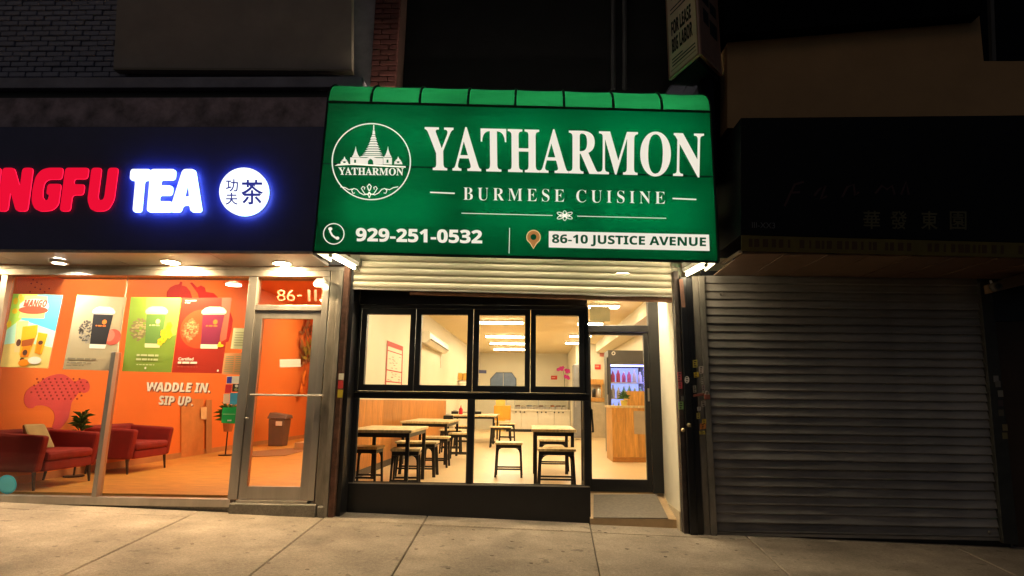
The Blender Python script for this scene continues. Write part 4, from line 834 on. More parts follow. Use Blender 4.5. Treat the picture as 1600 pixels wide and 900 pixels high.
c = P(*SK(375, 440), -.11); MB().box(c.x-.03, c.x+.03, c.y-.012, c.y+.012, c.z-.035, c.z+.015).build('body', mat('red rust', (1, 1, 1)), lk, bevel=.006)
MB().tube([c+Vector((.02*math.cos(a), 0, .014+.035*math.sin(a))) for a in [math.pi*i/8 for i in range(9)]], .006, 6).build('shackle', m_alu, lk)
# ------------------------------------------------------------------ right: closed shop
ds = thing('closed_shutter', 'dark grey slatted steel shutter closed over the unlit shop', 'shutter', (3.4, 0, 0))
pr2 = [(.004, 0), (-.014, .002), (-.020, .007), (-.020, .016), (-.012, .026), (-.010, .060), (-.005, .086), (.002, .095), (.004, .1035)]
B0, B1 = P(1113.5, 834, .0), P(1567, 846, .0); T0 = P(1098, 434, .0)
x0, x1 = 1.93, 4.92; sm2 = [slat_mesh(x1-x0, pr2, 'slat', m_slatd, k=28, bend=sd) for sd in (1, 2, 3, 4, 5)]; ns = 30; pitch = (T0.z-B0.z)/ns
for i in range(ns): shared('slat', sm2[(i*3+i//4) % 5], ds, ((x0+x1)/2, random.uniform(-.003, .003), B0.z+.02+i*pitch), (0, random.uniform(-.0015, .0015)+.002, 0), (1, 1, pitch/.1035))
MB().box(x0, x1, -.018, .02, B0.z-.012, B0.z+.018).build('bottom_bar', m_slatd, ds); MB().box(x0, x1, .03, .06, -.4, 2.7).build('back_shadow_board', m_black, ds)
for px, py in ((1127, 459), (1546, 832)): MB().lathe(P(px, py, -.02), [(.02, 0), (.016, -.012)], 10, 'y').build('bolt', m_steel, ds)
g2 = thing('shutter_guide_rail', 'dark guide rail with small stickers right of the closed shutter', 'post', (5.0, -.03, 0))
MB().pxprism([(1531, 440), (1549, 440), (1592, 852), (1568, 849)], -.06, .11).build('rail', mat('dark green grey rail', (.055, .055, .05), .55, .3, var=.3), g2, bevel=.004)
for k, (x, y, cc) in enumerate(((1556, 592, (.26, .25, .24)), (1559, 600, (.2, .18, .16)), (1563, 615, (.30, .27, .22)), (1563, 630, (.08, .05, .05)), (1564, 645, (.12, .1, .07)), (1570, 668, (.26, .2, .10)), (1570, 681, (.22, .18, .08)))): MB().pxprism([(x-4, y-5), (x+4, y-5), (x+5, y+5), (x-3, y+5)], -.063, .002).build('sticker', pm('rail stk %d' % k, cc), g2)
bd = thing('brown_door', 'dark brown door beside the closed shutter at the picture edge', 'door', (5.6, .1, 0))
MB().pxprism([(1551, 503), (1680, 500), (1720, 870), (1590, 870)], .06, .05).build('leaf', mat('brown door paint', (.055, .030, .016), .5, var=.15, vs=2), bd)
MB().pxprism([(1549, 455), (1680, 452), (1680, 499), (1550, 502)], .08, .04).build('transom', m_black, bd)
wb = struct(MB().box(5.1, 9, .12, .3, -.4, 3.0).build('side_shop_wall', mat('dark brown wall', (.03, .02, .014), .8)))
be = tag(MB().pxprism([(1550, 443), (1680, 400), (1680, 425), (1552, 457)], -.35, .12).build('soffit_beam', mat('tan beam', (.20, .12, .07), .6), bevel=.004), 'tan sloping beam above the brown door at the picture edge', 'beam')
cm = thing('security_camera', 'round security camera under the soffit above the brown door', 'camera', tuple(P(1552, 449, -.4)))
c = P(1552, 449, -.38); MB().lathe(c, [(.045, 0), (.05, -.03), (.048, -.06), (.034, -.062)], 18, 'y').build('body', mat('grey camera', (.14, .12, .10), .5), cm, smooth=True); MB().lathe(c+Vector((0, -.06, 0)), [(.032, .002), (.026, -.012), (.008, -.02)], 16, 'y').build('lens', m_black, cm, smooth=True); MB().tube([c, c+Vector((.02, .05, .08))], .012, 6).build('bracket', m_whitepaint, cm)
# black sign box with olive valance and planked soffit
YR = -.95
rs = thing('dark_shop_sign', 'unlit black sign box with faint gold characters over the closed shutter', 'shop sign', (4, YR, 2.7))
MB().pxprism([(1157.5, 184), (1800, 178), (1800, 384.5), (1157.5, 366.8)], YR, .93).build('sign_box', mat('black sign face', (.006, .006, .008), .6, var=.2, vs=2, spec=.2), rs, bevel=.006)
vq = [(1158.5, 367.5), (1800, 385), (1800, 407.5), (1158.5, 391.8)]
va = MB().pxprism(vq, YR-.008, .012).build('valance', mat('olive valance', (.13, .095, .012), .6, var=.2), rs)
mb = MB(); rnd = random.Random(9); x = 1170
while x < 1790:
    wd = rnd.uniform(3, 9); y = 367.5+(x-1158)*.0265
    if rnd.random() < .8: mb.pxprism([(x, y+5), (x+wd, y+5+wd*.026), (x+wd, y+18), (x, y+18)], YR-.010, .0015)
    x += wd+rnd.uniform(1.5, 9)
mb.build('worn_lettering', mat('brown worn print', (.07, .035, .010), .7), va)['kind'] = 'stuff'
for s, x in (('華', 1349), ('發', 1391), ('東', 1439), ('園', 1484)):
    text_on(s, [(x, 329+(x-1349)*.008), (x+26, 329.5+(x-1349)*.008), (x+26, 358+(x-1349)*.008), (x, 357.5+(x-1349)*.008)], YR-.003, mat('dull gold', (.10, .085, .035), .5), rs, 'character', offset=.01)
text_on('III-XX3', [(1175, 347), (1211, 348), (1211, 357), (1175, 356)], YR-.003, mat('dull grey letters', (.12, .12, .12), .5), rs, 'small_lettering')
for k_ in ([[(1226, 322), (1236, 300), (1242, 288), (1256, 284)], [(1238, 301), (1250, 300)]], [[(1272, 306), (1280, 296), (1290, 290), (1282, 312), (1292, 306)]], [[(1316, 308), (1324, 292), (1334, 288), (1336, 306), (1342, 300)]], [[(1368, 302), (1378, 290), (1386, 296), (1394, 290), (1398, 304)]], [[(1408, 304), (1416, 284), (1420, 304)]]):
    mb = MB(); [mb.stroke(p, 3.5, YR-.003) for p in k_]; mb.build('script_letter', mat('dull red script', (.06, .018, .015), .5), rs)
MB().prism([Vector((2.012, YR, 2.655)), Vector((2.012, YR, 2.68)), Vector((1.99, -.45, 2.68)), Vector((1.99, -.45, 2.655))], (.03, 0, 0)).build('edge_trim', mat('cream trim', (.5, .42, .3), .5), rs)
so_ = thing('dark_planked_soffit', 'brown planked soffit under the black sign box', 'soffit', (4, -.4, 2.65))
x = 2.05; rnd = random.Random(3); m_plank = mat('brown soffit plank', (.20, .125, .085), .55, var=.15, vs=3)
while x < 8:
    zf = 2.655-(x-2)*.0135; zb_ = 2.635-(x-2)*.006
    MB().hexa([(x+.003, YR+.02, zf), (x+.397, YR+.02, zf), (x+.397, -.02, zb_), (x+.003, -.02, zb_)], [(x+.003, YR+.02, zf+.012), (x+.397, YR+.02, zf+.012), (x+.397, -.02, zb_+.012), (x+.003, -.02, zb_+.012)]).build('plank', m_plank, so_); x += .4
# tan upper wall, black fill up to a shadow edge and window above
ub = thing('tan_upper_building', 'dim tan stucco upper wall over the black sign box', 'building', (4, -.2, 4.2))
m_tan = mat('tan stucco', (.50, .29, .135), .85, var=.12, vs=1.5, bump=.2, bs=60)
MB().pxprism([(1136.5, 54), (1530, 21), (1537, 95.5), (1850, 95.5), (1850, 200), (1136.5, 200)], -.25, .25).build('wall', m_tan, ub)
MB().pxprism([(1130, -80), (1535, -80), (1535, 20.5), (1132, 53.5)], -.42, .42).build('shadow_cornice', mat('black cornice', (.005, .005, .006), .9, spec=.05), ub)  # shade above the tan wall built as a black block along its edge
wi = MB().pxprism([(1544, -80), (1550, -80), (1557, 95), (1551, 95)], -.24, .05).build('window_frame', mat('pale window frame', (.10, .09, .08), .6), ub)
MB().pxprism([(1505, -80), (1900, -80), (1900, 95), (1515, 95)], -.0, .02).build('window_pane', mat('dark room glass', (.004, .004, .006), .6, spec=.1), ub)
# near-black wall added to screen the bright sky above the awning
db = thing('added_sky_screen', 'added nearly black wall screening the sky above the green awning', 'building', (0, .4, 4.5))
m_void = mat('night black screen', (.0035, .0035, .005), .95, var=.3, spec=.1)
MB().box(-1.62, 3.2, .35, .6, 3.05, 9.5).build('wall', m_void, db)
MB().box(-2.0, 1.95, .045, .35, 3.42, 4.55).build('awning_backing', mat('backing board', (.5, .48, .42), .8), db)
for px in (958, 976): MB().tube([P(px, 140, .33), P(px, -80, .33)], .03, 8).build('downpipe', mat('black pipe', (.012, .012, .016), .6), db)
# wedge shaped hanging sign
zq = P(1045.5, 125, -.22).z; a_, b_, c_ = P(1045.5, 125, -.22), PZ(1092.5, 84.5, zq), PZ(1128, 118, zq)
vs_ = thing('hanging_wedge_sign', 'dim two-sided cream sign with black lettering hanging above the awning corner', 'sign', tuple(b_))
m_cpan = mat('cream sign panel', (.85, .62, .50), .6, var=.1); m_cpan2 = mat('brown sign panel', (.34, .18, .12), .6, var=.1); m_bord = mat('sign border', (.42, .22, .15), .5)
H = Vector((0, 0, 2.6)); m_ltr = mat('black print', (.015, .013, .012), .6, var=0)
def wedge(p, q, mt, left):
    n = (q-p).cross(Vector((0, 0, 1))).normalized()
    if n.y > 0: n = -n
    o = MB().prism([p, q, q+H, p+H], -n*.03).build('sign_face', mt, vs_)
    def uv(u, h): return p.lerp(q, u)+Vector((0, 0, h))+n*.003
    L = (q-p).length
    for (u0, u1, h0, h1) in ((.0, 1, 0, .025), (0, .04, .026, 2.6), (.96, 1, .026, 2.6), (.08, .92, .075, .085)): MB().prism([uv(u0, h0), uv(u1, h0), uv(u1, h1), uv(u0, h1)], -n*.0025).build('border', m_bord, o)
    if left:
        for s, u0, u1, h0, h1 in (('FOR LEASE', .16, .82, .50, .68), ('BIG LABOR', .16, .84, .28, .46)): text_on(sansb(s), [uv(u0, h1), uv(u1, h1), uv(u1, h0), uv(u0, h0)], 0, m_ltr, o, 'lettering', t=.002, world=True, nrm=n, offset=.01)
        for k, (h, u1) in enumerate(((.20, .5), (.16, .9), (.12, .9), (.78, .88), (.83, .8))):
            MB().prism([uv(.14, h), uv(u1, h), uv(u1, h+.014), uv(.14, h+.014)], -n*.002).build('small_print', m_ltr, o)
        for u0, u1, h0, h1, cc in ((.2, .45, .95, 1.3, (.30, .05, .04)), (.62, .9, .98, 1.4, (.35, .30, .05)), (.3, .6, 1.4, 1.7, (.3, .05, .04))): MB().prism([uv(u0, h0), uv(u1, h0), uv(u1, h1), uv(u0, h1)], -n*.002).build('print', pm('wedge %.2f' % h0, cc), o)
    else:
        for u0, u1, h0, h1 in ((.2, .45, .45, .62), (.5, .85, .38, .56), (.2, .5, .7, .85), (.55, .85, .66, .8)): MB().prism([uv(u0, h0), uv(u1, h0), uv(u1, h1), uv(u0, h1)], -n*.002).build('small_print', m_ltr, o)
wedge(a_, b_, m_cpan, True); wedge(b_+Vector((.02, 0, 0)), c_, m_cpan2, False)
m_brk = mat('blue black bracket', (.012, .013, .022), .9, spec=.05)
MB().prism([a_+Vector((.03, .03, -.02)), b_+Vector((0, .05, -.02)), c_+Vector((-.03, .05, -.02)), Vector((c_.x, .3, zq-.02)), Vector((a_.x, .3, zq-.02))], (0, 0, -.03)).build('base_plate', m_brk, vs_)
MB().box(1.93, 2.06, -.35, .3, 3.6, zq-.06).box(1.80, 1.9, -.2, .3, 4.85, zq-.06).build('bracket', m_brk, vs_, bevel=.01)
# ------------------------------------------------------------------ restaurant interior
RF = .2; CEIL = 3.06; YB = 16.2
m_cream_w = mat('cream wall paint', (.72, .65, .50), .65, var=.04, vs=1.2)
m_ceilp = mat('ceiling paint', (.80, .68, .46), .8, var=.03)
m_tile = mat('beige floor tile', (.74, .52, .28), .35, var=.12, vs=2.2, rvar=.1)
m_wains = wood('honey wainscot', (.56, .205, .03), (3, 3, .5))
m_woodtop = wood('pale wood top', (.72, .55, .30), (6, .8, 1))
m_wood = wood('counter wood', (.60, .29, .07), (4, 4, .5))
m_blkst = mat('black steel legs', (.018, .016, .016), .42, .3, var=.1)
struct(MB().box(-2.42, 2.6, YE-.02+.1, YB, RF-.06, RF).box(-2.42, xr2-.06, YW+.09, YE+.079, RF-.06, RF).build('restaurant_floor', m_tile))
struct(MB().box(-2.42, 2.6, YW+.1, YB, CEIL, CEIL+.06).build('restaurant_ceiling', m_ceilp))
XA, XB = -2.32, -1.98     # the side wall narrows a little towards the back
def wallx(y): return XA+(XB-XA)*(y-YW)/(YB-YW)
lw = struct(MB().hexa([(XA, YW+.09, RF-.06), (XB, YB, RF-.06), (XB, YB, CEIL), (XA, YW+.09, CEIL)], [(XA-.0105, YW+.09, RF-.06), (XB-.3, YB, RF-.06), (XB-.3, YB, CEIL), (XA-.0105, YW+.09, CEIL)]).build('restaurant_side_wall', m_cream_w))
struct(MB().box(-2.4, 2.6, YB, YB+.1, RF-.06, CEIL).build('restaurant_back_wall', m_cream_w))
struct(MB().box(2.52, 2.6, YE+.1, YB, RF-.06, CEIL).build('restaurant_right_wall', m_cream_w))
struct(MB().box(1.50, 2.52, 12.3, YB-.001, RF, CEIL-.001).build('kitchen_partition', m_cream_w))
struct(MB().box(1.73, 2.52, YE+.04, YE+.09, RF-.06, CEIL).build('front_return_wall', m_cream_w))
struct(MB().box(-2.42, 1.75, YW+.09, YW+.14, 2.53, CEIL).build('front_head_wall', m_cream_w))
# wainscot boards
y = YW+.1; k = 0
while y < 9.0:
    y2 = y+.62; a, b = wallx(y)+.001, wallx(y2)+.001
    MB().hexa([(a, y+.003, RF+.1), (b, y2-.003, RF+.1), (b+.014, y2-.003, RF+.1), (a+.014, y+.003, RF+.1)], [(a, y+.003, 1.235), (b, y2-.003, 1.235), (b+.014, y2-.003, 1.235), (a+.014, y+.003, 1.235)]).build('wainscot_panel', m_wains, lw); y = y2
MB().hexa([(XA+.001, YW+.1, RF), (wallx(9)+.001, 9, RF), (wallx(9)+.02, 9, RF), (XA+.02, YW+.1, RF)], [(XA+.001, YW+.1, RF+.098), (wallx(9)+.001, 9, RF+.098), (wallx(9)+.02, 9, RF+.098), (XA+.02, YW+.1, RF+.098)]).build('skirting', mat('dark skirting', (.06, .04, .03), .5), lw)
# ceiling lights
m_panel = emit('restaurant tube light', (1, .84, .53), 50)
for k, y in enumerate((1.7, 4.3, 7.0, 10.0, 12.0, 14.1)):
    ceil_panel(-.66, y, CEIL-.03, 1.06, .2, m_panel, 'long restaurant ceiling light panel, %s from the back wall' % ('sixth', 'fifth', 'fourth', 'third', 'second', 'first')[k], 'restaurant ceiling lights')
for k, y in enumerate((2.2, 4.6, 7.1, 9.7, 11.6)):
    ceil_panel(1.42, y, CEIL-.03, .55, .2, m_panel, 'short ceiling light panel on the door side, %s from the entrance' % ('first', 'second', 'third', 'fourth', 'fifth')[k], 'short restaurant ceiling lights')
# ---- tables
def table(x0, x1, y0, y1, label, h=.69):
    cx, cy = (x0+x1)/2, (y0+y1)/2; t = thing('dining_table', label, 'table', (cx, cy, RF), 'wood topped dining tables')
    MB().box(x0, x1, y0, y1, RF+h-.035, RF+h).build('tabletop', m_woodtop, t, bevel=.004)
    i = .03; z = RF+h-.036
    MB().box(x0+i, x1-i, y0+i, y0+i+.03, z-.05, z).box(x0+i, x1-i, y1-i-.03, y1-i, z-.05, z).box(x0+i, x0+i+.03, y0+i+.031, y1-i-.031, z-.05, z).box(x1-i-.03, x1-i, y0+i+.031, y1-i-.031, z-.05, z).build('apron', m_blkst, t)
    for a in (x0+i+.02, x1-i-.02):
        for b in (y0+i+.02, y1-i-.02): MB().bar((a, b, RF), (a, b, z-.0505), .042, .042).build('leg', m_blkst, t)
    return t
table(-2.12, -1.35, .52, 1.72, 'wood topped table nearest the left end of the restaurant window')
table(-2.12, -1.31, 3.5, 5.2, 'wood topped table, second along the wood panelled wall')
table(-2.02, -.80, 8.4, 10.4, 'wide wood topped table farthest along the wood panelled wall')
table(.05, .62, 1.25, 2.55, 'wood topped table standing alone beside the entrance door')
# ---- stools
def make_stool():
    t = thing('stool', 'x', 'stool', (0, 0, RF), 'wood topped black stools'); h = .47; w2, d2 = .18, .16; z = RF
    MB().box(-w2, w2, -d2, d2, z+h-.03, z+h).build('seat', m_woodtop, t, bevel=.004)
    MB().box(-w2+.015, w2-.015, -d2+.015, -d2+.035, z+h-.075, z+h-.031).box(-w2+.015, w2-.015, d2-.035, d2-.015, z+h-.075, z+h-.031).box(-w2+.015, -w2+.035, -d2+.036, d2-.036, z+h-.075, z+h-.031).box(w2-.035, w2-.015, -d2+.036, d2-.036, z+h-.075, z+h-.031).build('apron', m_blkst, t)
    for sx in (-1, 1):
        for sy in (-1, 1):
            MB().bar((sx*(w2-.012), sy*(d2-.010), z), (sx*(w2-.028), sy*(d2-.026), z+h-.076), .026, .026).build('leg', m_blkst, t)
    for sy in (-1, 1):
        MB().box(-w2+.028, w2-.028, sy*(d2-.016)-.009, sy*(d2-.016)+.009, z+.10, z+.122).build('stretcher', m_blkst, t)
        g = []
        for sx in (-1, 1):
            arc = [(sx*(w2-.04), z+h-.15)]+[(sx*(w2-.04-.06*(1-math.cos(a))), z+h-.15+.072*math.sin(a)) for a in [math.pi/2*i/5 for i in range(6)]]+[(sx*(w2-.04), z+h-.078)]
            g.append([(x, sy*(d2-.026)-.008, q) for x, q in arc])
        mb = MB(); [mb.prism(p, (0, .016, 0)) for p in g]; mb.build('corner_brace', m_blkst, t)
    return t
st0 = make_stool(); first = [True]
def stool(x, y, label, sx=1.0, rz=0):
    if first[0]: o = st0; first[0] = False; o.location = (x, y, RF); o['label'] = label; o.rotation_euler = (0, 0, rz)
    else: o = dup(st0, (x, y, RF), label, rz)
    o.scale = (sx, 1, 1)
# stool parts were modelled about (0, 0): origin of the Empty is its base
stool(-.265, 2.15, 'stool standing free in the middle of the floor', 1.08)
stool(.355, 1.12, 'wide stool tucked under the near side of table by the door', 1.30)
stool(.40, 3.0, 'wide stool at the far side of table by the door', 1.30)
stool(-1.45, .78, 'stool under the near table, closest to the window glass', .95, .1)
stool(-1.98, 1.0, 'stool against the wood panelling under the near table', .95, -.05)
stool(-1.55, 2.05, 'long stool between the first and second wall tables', 1.6)
stool(-1.47, 3.25, 'stool at the near end of the second wall table', 1.2)
stool(-1.22, 4.45, 'stool at the aisle side of the second wall table', 1.1)
stool(-1.55, 5.75, 'stool at the far end of the second wall table', 1.2)
stool(-.62, 7.5, 'stool in the aisle before the wide far table', 1.4)
stool(-1.5, 7.7, 'stool at the near side of the wide far table', 1.2)
stool(-.55, 9.6, 'stool at the aisle end of the wide far table', 1.2)
# yellow backed chair behind the far table
t = thing('chair', 'chair with an orange back behind the wide far table', 'chair', (-.75, 11.0, RF))
MB().box(-1.0, -.5, 10.8, 11.2, RF+.43, RF+.47).build('seat', m_woodtop, t); MB().box(-1.0, -.5, 11.2, 11.23, RF+.5, RF+.92).build('backrest', mat('orange chair back', (.75, .33, .03), .5), t, bevel=.02)
for a in (-.97, -.53):
    for b in (10.83, 11.17): MB().bar((a, b, RF), (a, b, RF+.43), .03, .03).build('leg', m_blkst, t)
# table items
def on_table(x, y, kind, label):
    z = RF+.691
    if kind == 'box':
        t = thing('napkin_box', label, 'napkin box', (x, y, z)); MB().box(x-.09, x+.09, y-.06, y+.06, z, z+.07).build('body', m_black, t, bevel=.006); MB().box(x-.05, x+.05, y-.02, y+.02, z+.0705, z+.10).build('napkin', mat('napkin', (.8, .78, .7), .8), t)
    else:
        t = thing('sauce_bottle', label, 'bottle', (x, y, z)); MB().lathe((x, y, z), [(.045, 0), (.05, .02), (.05, .13), (.03, .16), (.015, .18)], 14).build('body', mat('red sauce', (.6, .01, .03), .35), t, smooth=True); MB().lathe((x, y, z+.181), [(.016, 0), (.004, .06)], 10).build('nozzle', mat('red sauce', (1, 1, 1)), t)
on_table(-1.5, 4.9, 'box', 'black napkin box on the second wall table'); on_table(-1.75, 9.2, 'bottle', 'red sauce bottle on the wide far table'); on_table(-1.95, 9.6, 'box', 'black napkin box on the wide far table'); on_table(-1.35, 9.8, 'box', 'black condiment box beside the red sauce bottle')
# ---- wall things
def pw(px, py, off=.006):
    k = (XB-XA)/(YB-YW); d = ray(px, py); t_ = (XA+k*(CAM.y-YW)+off-CAM.x)/(d.x-k*d.y); return CAM+d*t_
c4 = [pw(605, 532), pw(629.5, 541.5), pw(627, 622), pw(600.5, 622)]
t = thing('menu_poster', 'white menu poster with red borders on the cream side wall', 'poster', tuple(c4[3])); MB().prism(c4, (-.004, 0, 0)).build('sheet', mat('menu paper', (.80, .72, .56), .6, var=.03), t)
def mu(u, v): return c4[0].lerp(c4[1], u).lerp(c4[3].lerp(c4[2], u), v)+Vector((.004, 0, 0))
m_rp = mat('red menu print', (.50, .035, .02), .6, var=0)
for u0, v0, u1, v1 in ((0, 0, 1, .09), (0, .09, .05, 1), (.95, .09, 1, 1), (.05, .16, .95, .175), (.05, .50, .95, .52), (.05, .70, .95, .72), (.05, .97, .95, 1)): MB().prism([mu(u0, v0), mu(u1, v0), mu(u1, v1), mu(u0, v1)], (-.003, 0, 0)).build('print', m_rp, t)
mb = MB(); rnd = random.Random(5)
for i in range(26):
    u = rnd.uniform(.1, .8); v = rnd.choice([rnd.uniform(.2, .48), rnd.uniform(.54, .68), rnd.uniform(.74, .95)]); mb.prism([mu(u, v), mu(u+.1, v), mu(u+.1, v+.012), mu(u, v+.012)], (-.003, 0, 0))
mb.build('small_print', mat('grey menu print', (.45, .3, .22), .6), t)
# wall air conditioner
ya, yb = 5.55, 7.5; xa = wallx(6.5)
q0, q1 = PX(673, 517, xa+.22), PX(700, 531, xa+.22)
ac = thing('air_conditioner', 'white wall air conditioner high on the cream side wall', 'air conditioner', (xa, 6.5, 2.4))
ya, yb = PX(673, 536, xa+.22).y, PX(701.5, 548, xa+.22).y; zt_ = PX(673, 517, xa+.22).z; zb2 = PX(673, 536, xa+.22).z
m_ac = mat('ac white', (.80, .76, .66), .4, var=.03)
prf = [(0, zb2+.02), (.15, zb2), (.22, zb2+.07), (.225, zt_-.03), (.20, zt_), (0, zt_)]
MB().prism([(xa+x-.02, ya, z) for x, z in prf], (0, yb-ya, 0)).build('casing', m_ac, ac, bevel=.01)
MB().prism([(xa+.205, ya+.05, zb2+.075), (xa+.21, ya+.05, zb2+.095), (xa+.21, yb-.05, zb2+.095), (xa+.205, yb-.05, zb2+.075)], (.012, 0, 0)).build('seam', mat('ac seam', (.12, .1, .08), .5), ac)
MB().hexa([(xa+.13, ya+.08, zb2-.004), (xa+.19, ya+.08, zb2+.045), (xa+.19, yb-.08, zb2+.045), (xa+.13, yb-.08, zb2-.004)], [(xa+.14, ya+.08, zb2-.012), (xa+.20, ya+.08, zb2+.037), (xa+.20, yb-.08, zb2+.037), (xa+.14, yb-.08, zb2-.012)]).build('louver', m_ac, ac)
MB().tube([(xa+.04, yb-.1, zb2), (xa+.04, yb-.1, zb2-.35)], .02, 8).build('drain_pipe', m_ac, ac)
# shelf rack with yellow boxes
c = Vector((wallx(8)+.35, 8.9, RF)); c = Vector((-1.98, 11.2, RF)); zr = P(716, 588, 11.2).z
t = thing('wire_rack', 'wire shelf rack holding yellow boxes at the far end of side wall', 'shelf', tuple(c)); xr0, xr1 = P(705, 590, 11.2).x, P(732, 590, 11.2).x
for a in (xr0, xr1):
    for b in (11.2, 11.6): MB().tube([(a, b, RF), (a, b, zr+.12)], .012, 6).build('upright', m_alu, t)
for z in (.9, 1.45, zr-.14): MB().box(xr0, xr1, 11.2, 11.6, z, z+.02).build('shelf', m_alu, t)
for i in range(3):
    w_ = (xr1-xr0)/3; tag(MB().box(xr0+i*w_+.01, xr0+(i+1)*w_-.01, 11.22, 11.5, zr-.118, zr+.1).build('storage_box', mat('yellow box', (.70, .36, .05), .6, var=.2), bevel=.01), ('yellow box at the near end of the wire rack', 'yellow box in the middle of the wire rack', 'yellow box at the inner end of the wire rack')[i], 'box', 'yellow boxes on the wire rack')
tag(MB().pxprism([(747, 578), (760, 578.5), (760, 583.5), (747, 583)], YB-.02, .015).build('wall_plaque', mat('blue plaque', (.10, .11, .25), .5)), 'narrow blue plaque on the back wall beside the octagonal hatch', 'plaque')
# octagonal hatch
t = thing('octagonal_hatch', 'blue grey octagonal two-leaf hatch in the back wall', 'hatch', tuple(P(787, 602, YB)))
m_hatch = mat('blue steel hatch', (.13, .17, .26), .45, .3, var=.15)
MB().pxprism([(766.5, 616), (766.5, 592), (775.5, 582.3), (786, 582.4), (786, 616)], YB-.03, .025).build('hatch_leaf', m_hatch, t); MB().pxprism([(786.8, 616), (786.8, 582.4), (799.5, 582.5), (806.3, 592), (806.3, 616)], YB-.03, .025).build('hatch_leaf', m_hatch, t)
MB().stroke([(766.5, 616), (766.5, 592), (775.5, 582.3), (799.5, 582.5), (806.3, 592), (806.3, 616)], 1.3, YB-.035, t=.02).build('frame', mat('hatch frame', (.05, .06, .10), .5), t)
# red notes
for q, lb, Y in (([(861, 587), (870.5, 587), (870.5, 593), (861, 593)], 'small red sign on the back wall beside the orchid', YB-.01), ([(929.3, 569.3), (938.6, 569.5), (938.6, 577.3), (929.3, 577)], 'red sign on the partition seen through the door', 12.29), ([(937, 551.3), (944, 551.5), (943.5, 557.5), (937, 557)], 'pink sign on the partition above the red one', 12.29)):
    o = tag(MB().pxprism(q, Y-.012, .01).build('wall_sign', mat('red sign' if 'pink' not in lb else 'pink sign', (.62, .03, .02) if 'pink' not in lb else (.7, .22, .2), .5), None), lb, 'sign')
    MB().pxprism([(a*.6+q[0][0]*.4+1, b*.3+q[0][1]*.7+2) for a, b in q], Y-.014, .001).build('print', mat('sign print', (.75, .3, .2), .5), o)
# shelf with things on the partition
t = thing('wall_shelf', 'orange wood shelf on the partition seen through the door', 'shelf', tuple(P(932, 600, 12.0)))
MB().pxprism([(921, 592.5), (943, 593), (943, 601), (921, 600.5)], 11.95, .34).build('board', m_wood, t); MB().pxprism([(921, 621), (944, 621.5), (944, 628), (921, 627.5)], 11.8, .49).build('board', m_wood, t)
MB().pxprism([(938.5, 601), (941, 601), (941, 621), (938.5, 621)], 11.95, .3).build('side', m_wood, t)
for k, (px, mt, lb) in enumerate(((928, m_black, 'black flask on the lower partition shelf'), (936.5, m_whitepaint, 'white jar on the lower partition shelf'))):
    b0 = P(px, 620.8, 11.98); o = thing('jar', lb, 'jar', tuple(b0)); MB().lathe(b0, [(.06, 0), (.06, .22), (.04, .25)], 12).build('body', mt, o, smooth=True); MB().lathe(b0+Vector((0, 0, .251)), [(.045, 0), (.045, .04)], 12).build('lid', m_alu, o)
b0 = P(921, 628, 11.8); tag(MB().box(1.72, 2.45, 11.8, 12.28, RF, b0.z-.01).build('base_cabinet', mat('grey cabinet', (.55, .45, .32), .5), bevel=.01), 'pale base cabinet under the shelf seen through the door', 'cabinet')
# ---- back counter with glass display
YC = 14.7
ct = thing('serving_counter', 'pale serving counter with glass food display at the back of restaurant', 'counter', (.4, YC, RF)); cx0, cx1 = -.78, 1.49
MB().box(cx0+.02, cx1, YC+.04, 15.6, RF, RF+.09).build('kickplate', m_black, ct); zc = P(840, 640, YC).z
m_cnt = mat('counter laminate', (.66, .60, .50), .5, var=.05)
for k in range(4):
    a = cx0+(cx1-cx0)*k/4; MB().box(a+.004, a+(cx1-cx0)/4-.004, YC, 15.6, RF+.095, zc-.04).build('front_panel', m_cnt, ct, bevel=.004)
MB().box(cx0-.02, cx1, YC-.04, 15.62, zc-.039, zc).build('countertop', mat('counter top', (.72, .66, .54), .35), ct)
for k in range(12):
    x = -.42+k*.15
    if k not in (3, 4, 8): MB().lathe((x, YC-.002, zc-.09), [(.028, 0), (.022, -.02)], 8, 'y').build('knob', m_black, ct)
cs = MB().box(cx0+.3, cx1-.02, YC+.1, YC+.112, zc+.03, zc+.40).build('display_glass', m_glass, ct); MB().box(cx0+.3, cx1-.02, YC+.08, YC+.6, zc+.405, zc+.43).box(cx0+.3, cx0+.32, YC+.09, YC+.6, zc+.001, zc+.404).box(.36, .38, YC+.09, YC+.6, zc+.001, zc+.404).box(cx1-.04, cx1-.02, YC+.114, YC+.6, zc+.001, zc+.404).build('display_frame', m_alu, ct)
rnd = random.Random(11)
for k in range(9):
    x = cx0+.42+k*.205; colr = rnd.choice([(.5, .15, .04), (.16, .25, .08), (.45, .38, .26), (.28, .14, .08), (.6, .5, .35), (.32, .3, .28)])
    t = thing('food_tray', 'steel food tray in the glass display, %s from the yellow cabinet' % ('first', 'second', 'third', 'fourth', 'fifth', 'sixth', 'seventh', 'eighth', 'ninth')[k], 'food tray', (x, YC+.33, zc), 'food trays in the display')
    MB().box(x-.095, x+.095, YC+.15, YC+.5, zc+.002, zc+.10).build('tray', m_alu, t)
    mb = MB()
    for i in range(14): u, v = x+rnd.uniform(-.07, .07), YC+.32+rnd.uniform(-.14, .14); mb.lathe((u, v, zc+.1), [(.035, 0), (.03, .03), (.012, .05)], 6)
    mb.build('food', mat('food %d' % k, colr, .6, var=.3), t)
tag(MB().box(-1.15, -.82, 14.9, 15.3, RF, RF+1.12).build('yellow_cabinet', mat('yellow cabinet', (.72, .47, .10), .5), bevel=.02), 'yellow cabinet standing at the end of the serving counter', 'cabinet')
